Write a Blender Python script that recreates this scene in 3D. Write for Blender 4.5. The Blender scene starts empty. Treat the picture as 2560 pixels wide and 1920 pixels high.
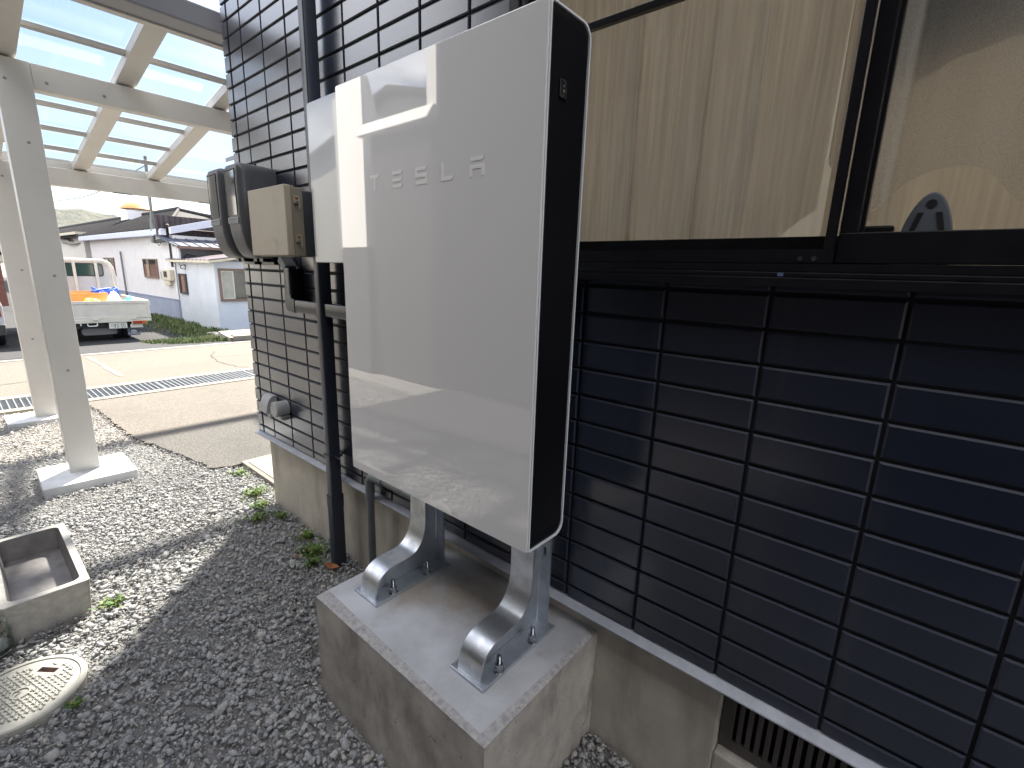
import bpy, bmesh, math, random
import numpy as np
from mathutils import Vector, Matrix

# ------------------------------------------------------------------ camera, world, sun, exposure
scene = bpy.context.scene
scene.render.resolution_x, scene.render.resolution_y = 1024, 768
cd = bpy.data.cameras.new("camera")
cam = bpy.data.objects.new("camera", cd)
scene.collection.objects.link(cam)
scene.camera = cam
cd.sensor_width = 36.0
cd.lens = 16.76
cd.clip_start, cd.clip_end = 0.02, 2000.0
cam.matrix_world = Matrix(((0.75785, -0.16976, 0.62996, 0.99412),
                           (0.65173, 0.15214, -0.74303, -0.80166),
                           (0.03030, 0.97367, 0.22594, 0.64964),
                           (0, 0, 0, 1)))

SUN = Vector((-0.69, 0.72, 1.19)).normalized()          # towards the sun
world = bpy.data.worlds.new("World")
scene.world = world
world.use_nodes = True
wn, wl = world.node_tree.nodes, world.node_tree.links
wbg = wn["Background"]
sky = wn.new("ShaderNodeTexSky")
sky.sky_type = 'NISHITA'
sky.sun_disc = False
sky.sun_elevation = math.asin(SUN.z)
sky.sun_rotation = math.atan2(SUN.x, SUN.y)
sky.air_density, sky.dust_density, sky.ozone_density = 1.0, 1.2, 2.0
# thin bright cloud veil over the procedural sky
wtc = wn.new("ShaderNodeTexCoord")
wmap = wn.new("ShaderNodeMapping"); wmap.inputs['Scale'].default_value = (1.0, 1.6, 3.2)
wno = wn.new("ShaderNodeTexNoise"); wno.inputs['Scale'].default_value = 2.6
wno.inputs['Detail'].default_value = 7; wno.inputs['Roughness'].default_value = .58
wra = wn.new("ShaderNodeValToRGB")
wra.color_ramp.elements[0].position, wra.color_ramp.elements[1].position = .33, .62
wmx = wn.new("ShaderNodeMixRGB"); wmx.inputs[2].default_value = (20.6, 20.5, 20.9, 1)
wsc = wn.new("ShaderNodeMath"); wsc.operation = 'MULTIPLY'; wsc.inputs[1].default_value = .88
wl.new(wtc.outputs['Generated'], wmap.inputs[0]); wl.new(wmap.outputs[0], wno.inputs['Vector'])
wl.new(wno.outputs[0], wra.inputs[0]); wl.new(wra.outputs[0], wsc.inputs[0])
# added out-of-view cloud bank lights the shaded side; the sun's side stays clear
wdot = wn.new("ShaderNodeVectorMath"); wdot.operation = 'DOT_PRODUCT'; wdot.inputs[1].default_value = (.25, -1.0, .15)
wrg = wn.new("ShaderNodeMapRange"); wrg.interpolation_type = 'SMOOTHSTEP'
wrg.inputs[1].default_value, wrg.inputs[2].default_value = -.12, .45
wrg.inputs[3].default_value, wrg.inputs[4].default_value = .06, 1.0
wmu = wn.new("ShaderNodeMath"); wmu.operation = 'MULTIPLY'
wl.new(wtc.outputs['Generated'], wdot.inputs[0]); wl.new(wdot.outputs['Value'], wrg.inputs[0])
wl.new(wsc.outputs[0], wmu.inputs[0]); wl.new(wrg.outputs[0], wmu.inputs[1])
wl.new(wmu.outputs[0], wmx.inputs[0]); wl.new(sky.outputs[0], wmx.inputs[1])
wl.new(wmx.outputs[0], wbg.inputs[0])
wbg.inputs[1].default_value = 0.062

sd = bpy.data.lights.new("sun", 'SUN')
sd.energy, sd.angle, sd.color = 5.0, math.radians(2.4), (1.0, 0.915, 0.79)
sun = bpy.data.objects.new("sun", sd)
scene.collection.objects.link(sun)
sun.rotation_euler = (-SUN).to_track_quat('-Z', 'Y').to_euler()

scene.view_settings.view_transform = 'Standard'
scene.view_settings.look = 'None'
scene.view_settings.gamma = 1
scene.view_settings.use_curve_mapping = False
scene.view_settings.exposure = 2.1
scene.cycles.max_bounces = 10
scene.cycles.transparent_max_bounces = 24

# ------------------------------------------------------------------ helpers
rnd = random.Random(7)
nrg = np.random.default_rng(11)
PI = math.pi


class MB:
    """collects shapes and links them as ONE mesh object"""
    def __init__(s):
        s.v, s.f, s.m = [], [], []

    def add(s, verts, faces, mi=0):
        o = len(s.v)
        s.v += [tuple(p) for p in verts]
        s.f += [tuple(i + o for i in f) for f in faces]
        s.m += [mi] * len(faces)
        return s

    def box(s, x0, x1, y0, y1, z0, z1, mi=0):
        v = [(x, y, z) for z in (z0, z1) for y in (y0, y1) for x in (x0, x1)]
        return s.add(v, [(0, 2, 3, 1), (4, 5, 7, 6), (0, 1, 5, 4), (2, 6, 7, 3), (0, 4, 6, 2), (1, 3, 7, 5)], mi)

    def obox(s, c, ax, ay, az, mi=0):
        """oriented box: centre and three half-axis vectors"""
        c, ax, ay, az = map(Vector, (c, ax, ay, az))
        v = [c + ax * i + ay * j + az * k for k in (-1, 1) for j in (-1, 1) for i in (-1, 1)]
        return s.add(v, [(0, 2, 3, 1), (4, 5, 7, 6), (0, 1, 5, 4), (2, 6, 7, 3), (0, 4, 6, 2), (1, 3, 7, 5)], mi)

    def prism(s, poly, axis, a, b, mi=0):
        """polygon in the plane across axis, extruded from a to b"""
        def P(u, w, t):
            return {'x': (t, u, w), 'y': (u, t, w), 'z': (u, w, t)}[axis]
        n = len(poly)
        v = [P(u, w, a) for u, w in poly] + [P(u, w, b) for u, w in poly]
        f = [tuple(range(n))[::-1], tuple(range(n, 2 * n))]
        f += [(i, (i + 1) % n, n + (i + 1) % n, n + i) for i in range(n)]
        return s.add(v, f, mi)

    def strip(s, prof, th, axis, a, b, mi=0):
        """open 2-D polyline thickened by th and extruded"""
        n = len(prof)
        off = []
        for i in range(n):
            p0, p1 = prof[max(i - 1, 0)], prof[min(i + 1, n - 1)]
            d = Vector((p1[0] - p0[0], p1[1] - p0[1])).normalized()
            off.append((prof[i][0] - d.y * th, prof[i][1] + d.x * th))
        def P(u, w, t):
            return {'x': (t, u, w), 'y': (u, t, w), 'z': (u, w, t)}[axis]
        v = []
        for t in (a, b):
            v += [P(u, w, t) for u, w in prof] + [P(u, w, t) for u, w in off]
        f = []
        for i in range(n - 1):
            f.append((i, i + 1, 2 * n + i + 1, 2 * n + i))
            f.append((n + i, 3 * n + i, 3 * n + i + 1, n + i + 1))
            f.append((i, n + i, n + i + 1, i + 1))
            f.append((2 * n + i, 2 * n + i + 1, 3 * n + i + 1, 3 * n + i))
        f.append((0, 2 * n, 3 * n, n)); f.append((n - 1, 2 * n - 1, 4 * n - 1, 3 * n - 1))
        return s.add(v, f, mi)

    def tube(s, path, r, n=10, cap=True, mi=0):
        path = [Vector(p) for p in path]
        rs = r if isinstance(r, (list, tuple)) else [r] * len(path)
        rings, prev = [], None
        for i, p in enumerate(path):
            d = (path[min(i + 1, len(path) - 1)] - path[max(i - 1, 0)]).normalized()
            if prev is None:
                u = d.orthogonal().normalized()
            else:
                u = (prev - d * prev.dot(d)).normalized()
            prev = u
            w = d.cross(u)
            rings.append([p + (u * math.cos(2 * PI * k / n) + w * math.sin(2 * PI * k / n)) * rs[i] for k in range(n)])
        v = [q for R in rings for q in R]
        f = []
        for i in range(len(path) - 1):
            for k in range(n):
                a, b = i * n + k, i * n + (k + 1) % n
                f.append((a, b, b + n, a + n))
        if cap:
            f.append(tuple(range(n))[::-1])
            f.append(tuple(range((len(path) - 1) * n, len(path) * n)))
        return s.add(v, f, mi)

    def lathe(s, prof, c, axis='z', n=32, mi=0, cap=True):
        """profile of (radius, height) turned about axis through c"""
        v, f = [], []
        m = len(prof)
        for k in range(n):
            a = 2 * PI * k / n
            for r, h in prof:
                u, w = r * math.cos(a), r * math.sin(a)
                v.append({'z': (c[0] + u, c[1] + w, c[2] + h), 'y': (c[0] + u, c[1] + h, c[2] + w),
                          'x': (c[0] + h, c[1] + u, c[2] + w)}[axis])
        for k in range(n):
            for i in range(m - 1):
                a, b = k * m + i, ((k + 1) % n) * m + i
                f.append((a, b, b + 1, a + 1))
        if cap:
            if prof[0][0] > 1e-5: f.append(tuple(k * m for k in range(n)))
            if prof[-1][0] > 1e-5: f.append(tuple(k * m + m - 1 for k in range(n)))
        return s.add(v, f, mi)

    def build(s, name, mat, parent=None, smooth=False, bevel=0.0, seg=2, angle=35, recalc=True):
        me = bpy.data.meshes.new(name)
        me.from_pydata(s.v, [], s.f)
        mats = mat if isinstance(mat, (list, tuple)) else [mat]
        for m in mats: me.materials.append(m)
        me.polygons.foreach_set("material_index", s.m)
        if recalc:
            bm = bmesh.new(); bm.from_mesh(me)
            bmesh.ops.remove_doubles(bm, verts=bm.verts, dist=1e-6)
            bmesh.ops.recalc_face_normals(bm, faces=bm.faces)
            bm.to_mesh(me); bm.free()
        if smooth:
            me.polygons.foreach_set("use_smooth", [True] * len(me.polygons))
            me.set_sharp_from_angle(angle=math.radians(angle))
        me.update()
        return link(name, me, parent, bevel, seg)


def link(name, me, parent=None, bevel=0.0, seg=2):
    o = bpy.data.objects.new(name, me)
    scene.collection.objects.link(o)
    if parent is not None:
        o.parent = parent
        o.matrix_parent_inverse = world_of(parent).inverted()
    if bevel > 0:
        b = o.modifiers.new("bevel", 'BEVEL')
        b.width, b.segments, b.limit_method, b.angle_limit = bevel, seg, 'ANGLE', math.radians(40)
        b.harden_normals = False
    return o


def world_of(o):
    m = Matrix.LocRotScale(o.location, o.rotation_euler, o.scale)
    if o.parent:
        return world_of(o.parent) @ o.matrix_parent_inverse @ m
    return m


def tag(o, label=None, cat=None, group=None, kind=None):
    if label: o["label"] = label
    if cat: o["category"] = cat
    if group: o["group"] = group
    if kind: o["kind"] = kind
    return o


def thing(name, label, cat, loc=(0, 0, 0), group=None):
    o = bpy.data.objects.new(name, None)
    o.empty_display_size = .1
    scene.collection.objects.link(o)
    o.location = loc
    return tag(o, label, cat, group)


def copy_tree(o, parent=None):
    c = o.copy(); scene.collection.objects.link(c)
    if parent is not None: c.parent = parent
    for ch in list(o.children): copy_tree(ch, c)
    return c


def numpy_mesh(name, V, F, mat, attr=None):
    """big soup mesh from numpy arrays (V n*3, F m*k)"""
    me = bpy.data.meshes.new(name)
    k = F.shape[1]
    me.vertices.add(len(V)); me.vertices.foreach_set("co", V.astype(np.float32).ravel())
    me.loops.add(F.size); me.loops.foreach_set("vertex_index", F.astype(np.int32).ravel())
    me.polygons.add(len(F)); me.polygons.foreach_set("loop_start", np.arange(0, F.size, k, dtype=np.int32))
    if attr is not None:
        a = me.attributes.new("tone", 'FLOAT', 'POINT'); a.data.foreach_set("value", attr.astype(np.float32))
    me.update(calc_edges=True)
    me.materials.append(mat)
    return me


def rrect(x0, x1, y0, y1, r, n=6):
    """rounded rectangle outline; r = one radius or four (x0y0, x1y0, x1y1, x0y1)"""
    rr = r if isinstance(r, (list, tuple)) else (r,) * 4
    out = []
    for (cx, cy, a0, q) in ((x0 + rr[0], y0 + rr[0], PI, rr[0]), (x1 - rr[1], y0 + rr[1], 1.5 * PI, rr[1]),
                            (x1 - rr[2], y1 - rr[2], 0, rr[2]), (x0 + rr[3], y1 - rr[3], .5 * PI, rr[3])):
        for k in range(n + 1):
            a = a0 + .5 * PI * k / n
            out.append((cx + q * math.cos(a), cy + q * math.sin(a)))
    return out


def curve_path(pts, n=8):
    """Catmull-Rom through points of any dimension"""
    P = [np.array(p, float) for p in pts]
    P = [2 * P[0] - P[1]] + P + [2 * P[-1] - P[-2]]
    out = []
    for i in range(1, len(P) - 2):
        for k in range(n):
            t = k / n
            a, b, c, d = P[i - 1], P[i], P[i + 1], P[i + 2]
            out.append(tuple(.5 * (2 * b + (c - a) * t + (2 * a - 5 * b + 4 * c - d) * t * t + (3 * b - a - 3 * c + d) * t ** 3)))
    out.append(tuple(P[-2]))
    return out


def text_mesh(txt, size, mat, name, parent, origin, ux, uy, depth=.0008, sx=1.0):
    cu = bpy.data.curves.new("txt", 'FONT')
    cu.body, cu.size, cu.extrude = txt, 1.0, 0.0
    cu.align_x, cu.align_y = 'CENTER', 'CENTER'
    to = bpy.data.objects.new("txt", cu)
    scene.collection.objects.link(to)
    dg = bpy.context.evaluated_depsgraph_get()
    me = bpy.data.meshes.new_from_object(to.evaluated_get(dg))
    bpy.data.objects.remove(to)
    ux, uy = Vector(ux).normalized(), Vector(uy).normalized()
    nz = ux.cross(uy)
    for v in me.vertices:
        v.co = Vector(origin) + ux * (v.co.x * size * sx) + uy * (v.co.y * size) + nz * depth
    me.name = name
    me.materials.clear(); me.materials.append(mat)
    return link(name, me, parent)


# ------------------------------------------------------------------ materials
def nd(nt, t, **kw):
    n = nt.nodes.new(t)
    for k, v in kw.items(): n.inputs[k.replace('_', ' ')].default_value = v
    return n


def mat(name, col, col2=None, rough=.6, scale=8, lo=.35, hi=.65, metal=0, spec=.5, coat=0, coat_rough=.05,
        bump=0, bscale=None, bdist=.01, stretch=(1, 1, 1), rough2=None, detail=6, stains=None, pores=0):
    """Principled surface, two colours mixed by noise, noise bump"""
    m = bpy.data.materials.new(name); m.use_nodes = True
    nt = m.node_tree; L = nt.links
    p = nt.nodes["Principled BSDF"]
    p.inputs['Roughness'].default_value = rough
    p.inputs['Metallic'].default_value = metal
    p.inputs['Specular IOR Level'].default_value = spec
    p.inputs['Coat Weight'].default_value = coat
    p.inputs['Coat Roughness'].default_value = coat_rough
    c1 = (*col, 1)
    p.inputs['Base Color'].default_value = c1
    tc = nt.nodes.new("ShaderNodeTexCoord")
    mp = nt.nodes.new("ShaderNodeMapping"); mp.inputs['Scale'].default_value = stretch
    L.new(tc.outputs['Object'], mp.inputs[0])
    out = None
    if col2 is not None:
        no = nd(nt, "ShaderNodeTexNoise", Scale=scale, Detail=detail, Roughness=.6)
        L.new(mp.outputs[0], no.inputs['Vector'])
        r = nt.nodes.new("ShaderNodeMapRange")
        r.inputs[1].default_value, r.inputs[2].default_value = lo, hi
        L.new(no.outputs[0], r.inputs[0])
        mx = nt.nodes.new("ShaderNodeMixRGB"); mx.inputs[1].default_value = c1; mx.inputs[2].default_value = (*col2, 1)
        L.new(r.outputs[0], mx.inputs[0])
        out = mx.outputs[0]
        if rough2 is not None:
            rr = nt.nodes.new("ShaderNodeMapRange"); rr.inputs[3].default_value, rr.inputs[4].default_value = rough, rough2
            L.new(r.outputs[0], rr.inputs[0]); L.new(rr.outputs[0], p.inputs['Roughness'])
    if stains:
        scol, sscale, slo, shi, sstr = stains
        m2 = nt.nodes.new("ShaderNodeMapping"); m2.inputs['Scale'].default_value = sstr
        L.new(tc.outputs['Object'], m2.inputs[0])
        n2 = nd(nt, "ShaderNodeTexNoise", Scale=sscale, Detail=5, Roughness=.65)
        L.new(m2.outputs[0], n2.inputs['Vector'])
        r2 = nt.nodes.new("ShaderNodeMapRange"); r2.inputs[1].default_value, r2.inputs[2].default_value = slo, shi
        L.new(n2.outputs[0], r2.inputs[0])
        mx2 = nt.nodes.new("ShaderNodeMixRGB"); mx2.inputs[2].default_value = (*scol, 1)
        if out is not None: L.new(out, mx2.inputs[1])
        else: mx2.inputs[1].default_value = c1
        L.new(r2.outputs[0], mx2.inputs[0]); out = mx2.outputs[0]
    if pores:                                              # small air holes in cast concrete
        vo = nd(nt, "ShaderNodeTexVoronoi", Scale=pores, Randomness=1); L.new(tc.outputs['Object'], vo.inputs['Vector'])
        n3 = nd(nt, "ShaderNodeTexNoise", Scale=pores * .35, Detail=2); L.new(tc.outputs['Object'], n3.inputs['Vector'])
        th = nt.nodes.new("ShaderNodeMapRange"); th.inputs[1].default_value, th.inputs[2].default_value = .52, .70
        th.inputs[3].default_value, th.inputs[4].default_value = .0, .26
        L.new(n3.outputs[0], th.inputs[0])
        lt2 = nt.nodes.new("ShaderNodeMath"); lt2.operation = 'LESS_THAN'; L.new(vo.outputs[0], lt2.inputs[0]); L.new(th.outputs[0], lt2.inputs[1])
        mx3 = nt.nodes.new("ShaderNodeMixRGB"); mx3.inputs[2].default_value = (col[0] * .22, col[1] * .21, col[2] * .2, 1)
        L.new(out, mx3.inputs[1]); L.new(lt2.outputs[0], mx3.inputs[0]); out = mx3.outputs[0]
    if out is not None: L.new(out, p.inputs['Base Color'])
    if bump:
        nb = nd(nt, "ShaderNodeTexNoise", Scale=bscale or scale * 4, Detail=8, Roughness=.65)
        L.new(mp.outputs[0], nb.inputs['Vector'])
        b = nt.nodes.new("ShaderNodeBump"); b.inputs['Strength'].default_value = bump; b.inputs['Distance'].default_value = bdist
        L.new(nb.outputs[0], b.inputs['Height']); L.new(b.outputs[0], p.inputs['Normal'])
    return m


def mat_glass(name, tint=(.95, .97, .96), refl=1.0, rough=.0):
    """thin pane: see-through plus fresnel mirror"""
    m = bpy.data.materials.new(name); m.use_nodes = True
    nt = m.node_tree; L = nt.links
    nt.nodes.remove(nt.nodes["Principled BSDF"])
    t = nd(nt, "ShaderNodeBsdfTransparent", Color=(*tint, 1))
    g = nd(nt, "ShaderNodeBsdfGlossy", Roughness=rough)
    lw = nd(nt, "ShaderNodeLayerWeight", Blend=.5)      # same mirror strength on both faces
    po = nt.nodes.new("ShaderNodeMath"); po.operation = 'POWER'; po.inputs[1].default_value = 5
    mu = nt.nodes.new("ShaderNodeMath"); mu.operation = 'MULTIPLY_ADD'; mu.inputs[1].default_value = .9 * refl; mu.inputs[2].default_value = .045 * refl
    mx = nt.nodes.new("ShaderNodeMixShader")
    L.new(lw.outputs['Facing'], po.inputs[0]); L.new(po.outputs[0], mu.inputs[0]); L.new(mu.outputs[0], mx.inputs[0])
    L.new(t.outputs[0], mx.inputs[1]); L.new(g.outputs[0], mx.inputs[2])
    L.new(mx.outputs[0], nt.nodes["Material Output"].inputs[0])
    return m


def mat_cloth(name, col, see=.3, weave=0, col2=None):
    """woven cloth: diffuse + translucent, open weave lets some light straight through"""
    m = bpy.data.materials.new(name); m.use_nodes = True
    nt = m.node_tree; L = nt.links
    nt.nodes.remove(nt.nodes["Principled BSDF"])
    d = nd(nt, "ShaderNodeBsdfDiffuse", Color=(*col, 1)); tl = nd(nt, "ShaderNodeBsdfTranslucent", Color=(*col, 1))
    a = nd(nt, "ShaderNodeMixShader", Fac=.8); L.new(d.outputs[0], a.inputs[1]); L.new(tl.outputs[0], a.inputs[2])
    t = nt.nodes.new("ShaderNodeBsdfTransparent")
    b = nd(nt, "ShaderNodeMixShader", Fac=see)
    L.new(a.outputs[0], b.inputs[1]); L.new(t.outputs[0], b.inputs[2])
    tc = nt.nodes.new("ShaderNodeTexCoord")
    if col2:
        mp = nt.nodes.new("ShaderNodeMapping"); mp.inputs['Scale'].default_value = (1, 1, .04)
        no = nd(nt, "ShaderNodeTexNoise", Scale=90, Detail=3); L.new(tc.outputs['Object'], mp.inputs[0]); L.new(mp.outputs[0], no.inputs['Vector'])
        mc = nt.nodes.new("ShaderNodeMixRGB"); mc.inputs[1].default_value = (*col, 1); mc.inputs[2].default_value = (*col2, 1)
        r = nt.nodes.new("ShaderNodeMapRange"); r.inputs[1].default_value, r.inputs[2].default_value = .35, .65
        L.new(no.outputs[0], r.inputs[0]); L.new(r.outputs[0], mc.inputs[0])
        L.new(mc.outputs[0], d.inputs[0]); L.new(mc.outputs[0], tl.inputs[0])
    if weave:
        vo = nd(nt, "ShaderNodeTexVoronoi", Scale=weave); L.new(tc.outputs['Object'], vo.inputs['Vector'])
        r = nt.nodes.new("ShaderNodeMapRange"); r.inputs[1].default_value, r.inputs[2].default_value = .2, .5
        r.inputs[3].default_value, r.inputs[4].default_value = min(see + .4, .95), max(see - .15, 0)
        L.new(vo.outputs[0], r.inputs[0]); L.new(r.outputs[0], b.inputs[0])
    L.new(b.outputs[0], nt.nodes["Material Output"].inputs[0])
    return m


def mat_tone(name, ramp, rough=.8, spec=.3, bump=0, bscale=60):
    """colour by a per-piece 'tone' attribute"""
    m = bpy.data.materials.new(name); m.use_nodes = True
    nt = m.node_tree; L = nt.links; p = nt.nodes["Principled BSDF"]
    p.inputs['Roughness'].default_value = rough; p.inputs['Specular IOR Level'].default_value = spec
    a = nt.nodes.new("ShaderNodeAttribute"); a.attribute_name = "tone"
    cr = nt.nodes.new("ShaderNodeValToRGB")
    e = cr.color_ramp.elements
    while len(e) < len(ramp): e.new(.5)
    for k, (pos, c) in enumerate(ramp): e[k].position = pos; e[k].color = (*c, 1)
    L.new(a.outputs['Fac'], cr.inputs[0])
    no = nd(nt, "ShaderNodeTexNoise", Scale=bscale, Detail=5); tc = nt.nodes.new("ShaderNodeTexCoord")
    L.new(tc.outputs['Object'], no.inputs['Vector'])
    mx = nt.nodes.new("ShaderNodeMixRGB"); mx.blend_type = 'MULTIPLY'; mx.inputs[0].default_value = .55
    r = nt.nodes.new("ShaderNodeMapRange"); r.inputs[1].default_value, r.inputs[2].default_value = .3, .7
    r.inputs[3].default_value, r.inputs[4].default_value = .55, 1.25
    L.new(no.outputs[0], r.inputs[0]); L.new(cr.outputs[0], mx.inputs[1]); L.new(r.outputs[0], mx.inputs[2])
    L.new(mx.outputs[0], p.inputs['Base Color'])
    if bump:
        b = nt.nodes.new("ShaderNodeBump"); b.inputs['Strength'].default_value = bump; b.inputs['Distance'].default_value = .004
        L.new(no.outputs[0], b.inputs['Height']); L.new(b.outputs[0], p.inputs['Normal'])
    return m


M = {}
M['cover'] = mat("glossy_white_paint", (.80, .775, .745), rough=.42, spec=.3, coat=1.0, coat_rough=.02, bump=.010, bscale=60, bdist=.004)
M['cover'].node_tree.nodes["Principled BSDF"].inputs['Coat IOR'].default_value = 1.9
M['shell'] = mat("satin_white_paint", (.74, .75, .76), rough=.3, spec=.5)
M['letter'] = mat("pale_lettering", (.86, .84, .80), rough=.3)
M['ribs'] = mat("black_plastic", (.008, .008, .010), rough=.22, spec=.45)
M['switch'] = mat("switch_black", (.012, .012, .014), rough=.25)
M['mark'] = mat("white_marking", (.6, .6, .6), rough=.5)
M['zinc'] = mat("galvanised_steel", (.70, .715, .73), (.52, .54, .56), rough=.33, rough2=.45, scale=22, metal=1, bump=.004, bscale=50, bdist=.003)
M['zinc_dull'] = mat("galvanised_dull", (.64, .67, .71), (.48, .51, .55), rough=.42, rough2=.6, scale=14, metal=1, bump=.08, bscale=60, bdist=.003)
M['bolt'] = mat("bolt_steel", (.55, .56, .58), (.30, .31, .33), rough=.25, scale=120, metal=1)
M['pedtop'] = mat("trowelled_concrete", (.53, .53, .545), (.355, .352, .355), rough=.6, scale=5.5, lo=.34, hi=.68, bump=.12, bscale=90, bdist=.002,
                  stains=((.33, .275, .205), 3.1, .53, .72, (1, 1, 1)))
M['pedside'] = mat("cast_concrete", (.47, .43, .375), (.31, .28, .245), rough=.85, scale=9, bump=.35, bscale=110, bdist=.003,
                   stains=((.17, .15, .125), 6, .50, .72, (1, 1, .45)), pores=85)
M['pededge'] = mat("concrete_edge", (.46, .44, .42), (.29, .275, .265), rough=.85, scale=60, bump=.6, bscale=160, bdist=.003, pores=110)
M['tile'] = mat("navy_siding_tile", (.009, .013, .030), (.016, .022, .043), rough=.36, scale=2.2, spec=.5, stains=((.035, .037, .045), 2.4, .58, .85, (3, 3, .22)), coat=.9, coat_rough=.22, bump=.25, bscale=85, bdist=.0016, stretch=(1, 1, .4))
M['tile'].node_tree.nodes['Principled BSDF'].inputs['Coat IOR'].default_value = 1.8
M['tileedge'] = mat('tile_edge_glaze', (.022, .026, .045), (.03, .034, .055), rough=.55, scale=4, bump=.2, bscale=120, bdist=.001)
M['groove'] = mat("dark_joint", (.008, .009, .012), rough=.7)
M['flash'] = mat("aluminium_flashing", (.42, .43, .47), (.33, .34, .37), rough=.4, scale=20, metal=.0, spec=.5)
M['found'] = mat("rendered_foundation", (.56, .51, .435), (.45, .41, .35), rough=.9, scale=6, bump=.35, bscale=150, bdist=.003,
                 stains=((.26, .23, .185), 3, .5, .8, (2.2, 2.2, .45)))
M['blackframe'] = mat("black_aluminium", (.008, .008, .010), (.012, .012, .014), rough=.28, scale=30, spec=.5)
M['pipe'] = mat("dark_downpipe", (.030, .036, .052), (.040, .045, .06), rough=.3, scale=10, spec=.5)
M['duct'] = mat("black_duct", (.012, .016, .024), rough=.22, spec=.5)
M['conduit'] = mat("grey_conduit", (.17, .185, .185), (.13, .14, .14), rough=.5, scale=10)
M['meter'] = mat("grey_plastic", (.085, .087, .095), (.11, .11, .115), rough=.42, scale=12, spec=.5, bump=.06, bscale=200, bdist=.001)
M['sticker'] = mat("pale_sticker", (.33, .34, .34), rough=.6)
M['ink'] = mat("faded_ink", (.12, .12, .13), rough=.7)
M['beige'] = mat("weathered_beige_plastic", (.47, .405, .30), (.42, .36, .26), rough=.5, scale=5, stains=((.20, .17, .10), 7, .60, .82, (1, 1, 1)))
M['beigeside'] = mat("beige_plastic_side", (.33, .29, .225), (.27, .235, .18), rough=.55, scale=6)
M['orange'] = mat("rust_orange", (.35, .13, .04), (.20, .07, .025), rough=.8, scale=30)
M['gateway'] = mat("gateway_white", (.50, .515, .515), rough=.4, coat=.9, coat_rough=.03)
M['hood'] = mat("pale_grey_hood", (.42, .42, .42), (.36, .36, .35), rough=.5, scale=12)
M['post'] = mat("cream_aluminium", (.60, .575, .53), (.55, .53, .49), rough=.36, scale=3, spec=.5)
M['gutter'] = mat("grey_gutter", (.24, .245, .27), rough=.35)
M['footing'] = mat("white_concrete", (.66, .67, .68), (.52, .53, .54), rough=.8, scale=6, bump=.2, bscale=80, bdist=.003)
M['sink'] = mat("terrazzo_concrete", (.40, .375, .335), (.30, .28, .255), rough=.65, scale=40, bump=.12, bscale=150, bdist=.002)
M['sinkin'] = mat("stained_basin", (.22, .205, .195), (.14, .13, .125), rough=.7, scale=14, bump=.15, bscale=150, bdist=.002)
M['lid'] = mat("worn_concrete_lid", (.44, .42, .36), (.33, .32, .28), rough=.7, scale=18, bump=.2, bscale=120, bdist=.002)
M['clay'] = mat("pinkish_inner", (.24, .17, .155), rough=.8)
M['bare'] = mat("gravel_bed", (.36, .345, .32), (.23, .222, .21), rough=.95, scale=70, lo=.3, hi=.7, bump=1, bscale=160, bdist=.012)
M['asphalt'] = mat("old_asphalt", (.155, .14, .12), (.075, .068, .06), rough=.9, scale=95, lo=.40, hi=.60, bump=.8, bscale=240, bdist=.006,
                   stains=((.085, .078, .068), 1.6, .5, .8, (1, 1, 1)))
M['road'] = mat("pale_road", (.145, .130, .108), (.088, .079, .066), rough=.9, scale=60, lo=.38, hi=.62, bump=.5, bscale=200, bdist=.006,
                stains=((.095, .086, .072), .9, .5, .8, (1, .4, 1)))
M['yard'] = mat("shade_toned_yard", (.022, .024, .029), (.038, .039, .042), rough=.95, scale=14, bump=.6, bscale=60, bdist=.02)
M['kerb'] = mat("pale_kerb", (.26, .235, .195), (.20, .18, .15), rough=.85, scale=18, bump=.3, bscale=90, bdist=.004)
M['grate'] = mat("steel_grating", (.26, .28, .30), (.18, .20, .22), rough=.5, scale=40, metal=.7)
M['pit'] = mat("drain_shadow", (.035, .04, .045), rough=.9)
M['line'] = mat("worn_road_line", (.24, .235, .225), (.17, .16, .145), rough=.8, scale=30)
M['hwall'] = mat("white_metal_siding", (.68, .665, .67), (.62, .61, .625), rough=.5, scale=4)
M['hwall2'] = mat("cream_siding", (.60, .58, .53), (.53, .52, .49), rough=.6, scale=4)
M['plinth'] = mat("blue_grey_plinth", (.29, .325, .42), (.25, .28, .37), rough=.7, scale=3)
M['oldroof'] = mat("weathered_roof", (.022, .021, .024), (.009, .009, .011), rough=.85, scale=3, stretch=(3, .25, .25), stains=((.05, .052, .05), 4, .58, .8, (3, 1, 1)))
M['gutterw'] = mat("white_gutter", (.52, .55, .64), rough=.45)
M['annexw'] = mat("annex_board", (.62, .66, .71), (.54, .59, .66), rough=.45, scale=2, coat=.2, coat_rough=.3)
M['purpleroof'] = mat("purple_metal_roof", (.095, .072, .09), (.07, .055, .07), rough=.45, scale=5)
M['cream'] = mat("cream_trim", (.60, .55, .42), (.5, .46, .36), rough=.6, scale=8)
M['slate'] = mat("slate_blue_tiles", (.085, .10, .14), (.06, .072, .105), rough=.4, scale=6)
M['brownwall'] = mat("brown_corrugated", (.07, .055, .06), (.04, .033, .037), rough=.7, scale=5)
M['brown'] = mat("brown_frame", (.20, .13, .095), (.16, .105, .08), rough=.45, scale=9)
M['darkgap'] = mat("dark_interior", (.02, .018, .02), rough=.9)
M['winback'] = mat("window_interior", (.045, .05, .052), (.02, .022, .025), rough=.8, scale=4)
M['net'] = mat("pale_curtain", (.45, .44, .40), (.36, .35, .32), rough=.9, scale=8)
M['pane'] = mat_glass("window_pane", (.93, .95, .94))
M['poly'] = mat_glass("tinted_roof_panel", (.85, .875, .90), refl=.8, rough=.05)
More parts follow.
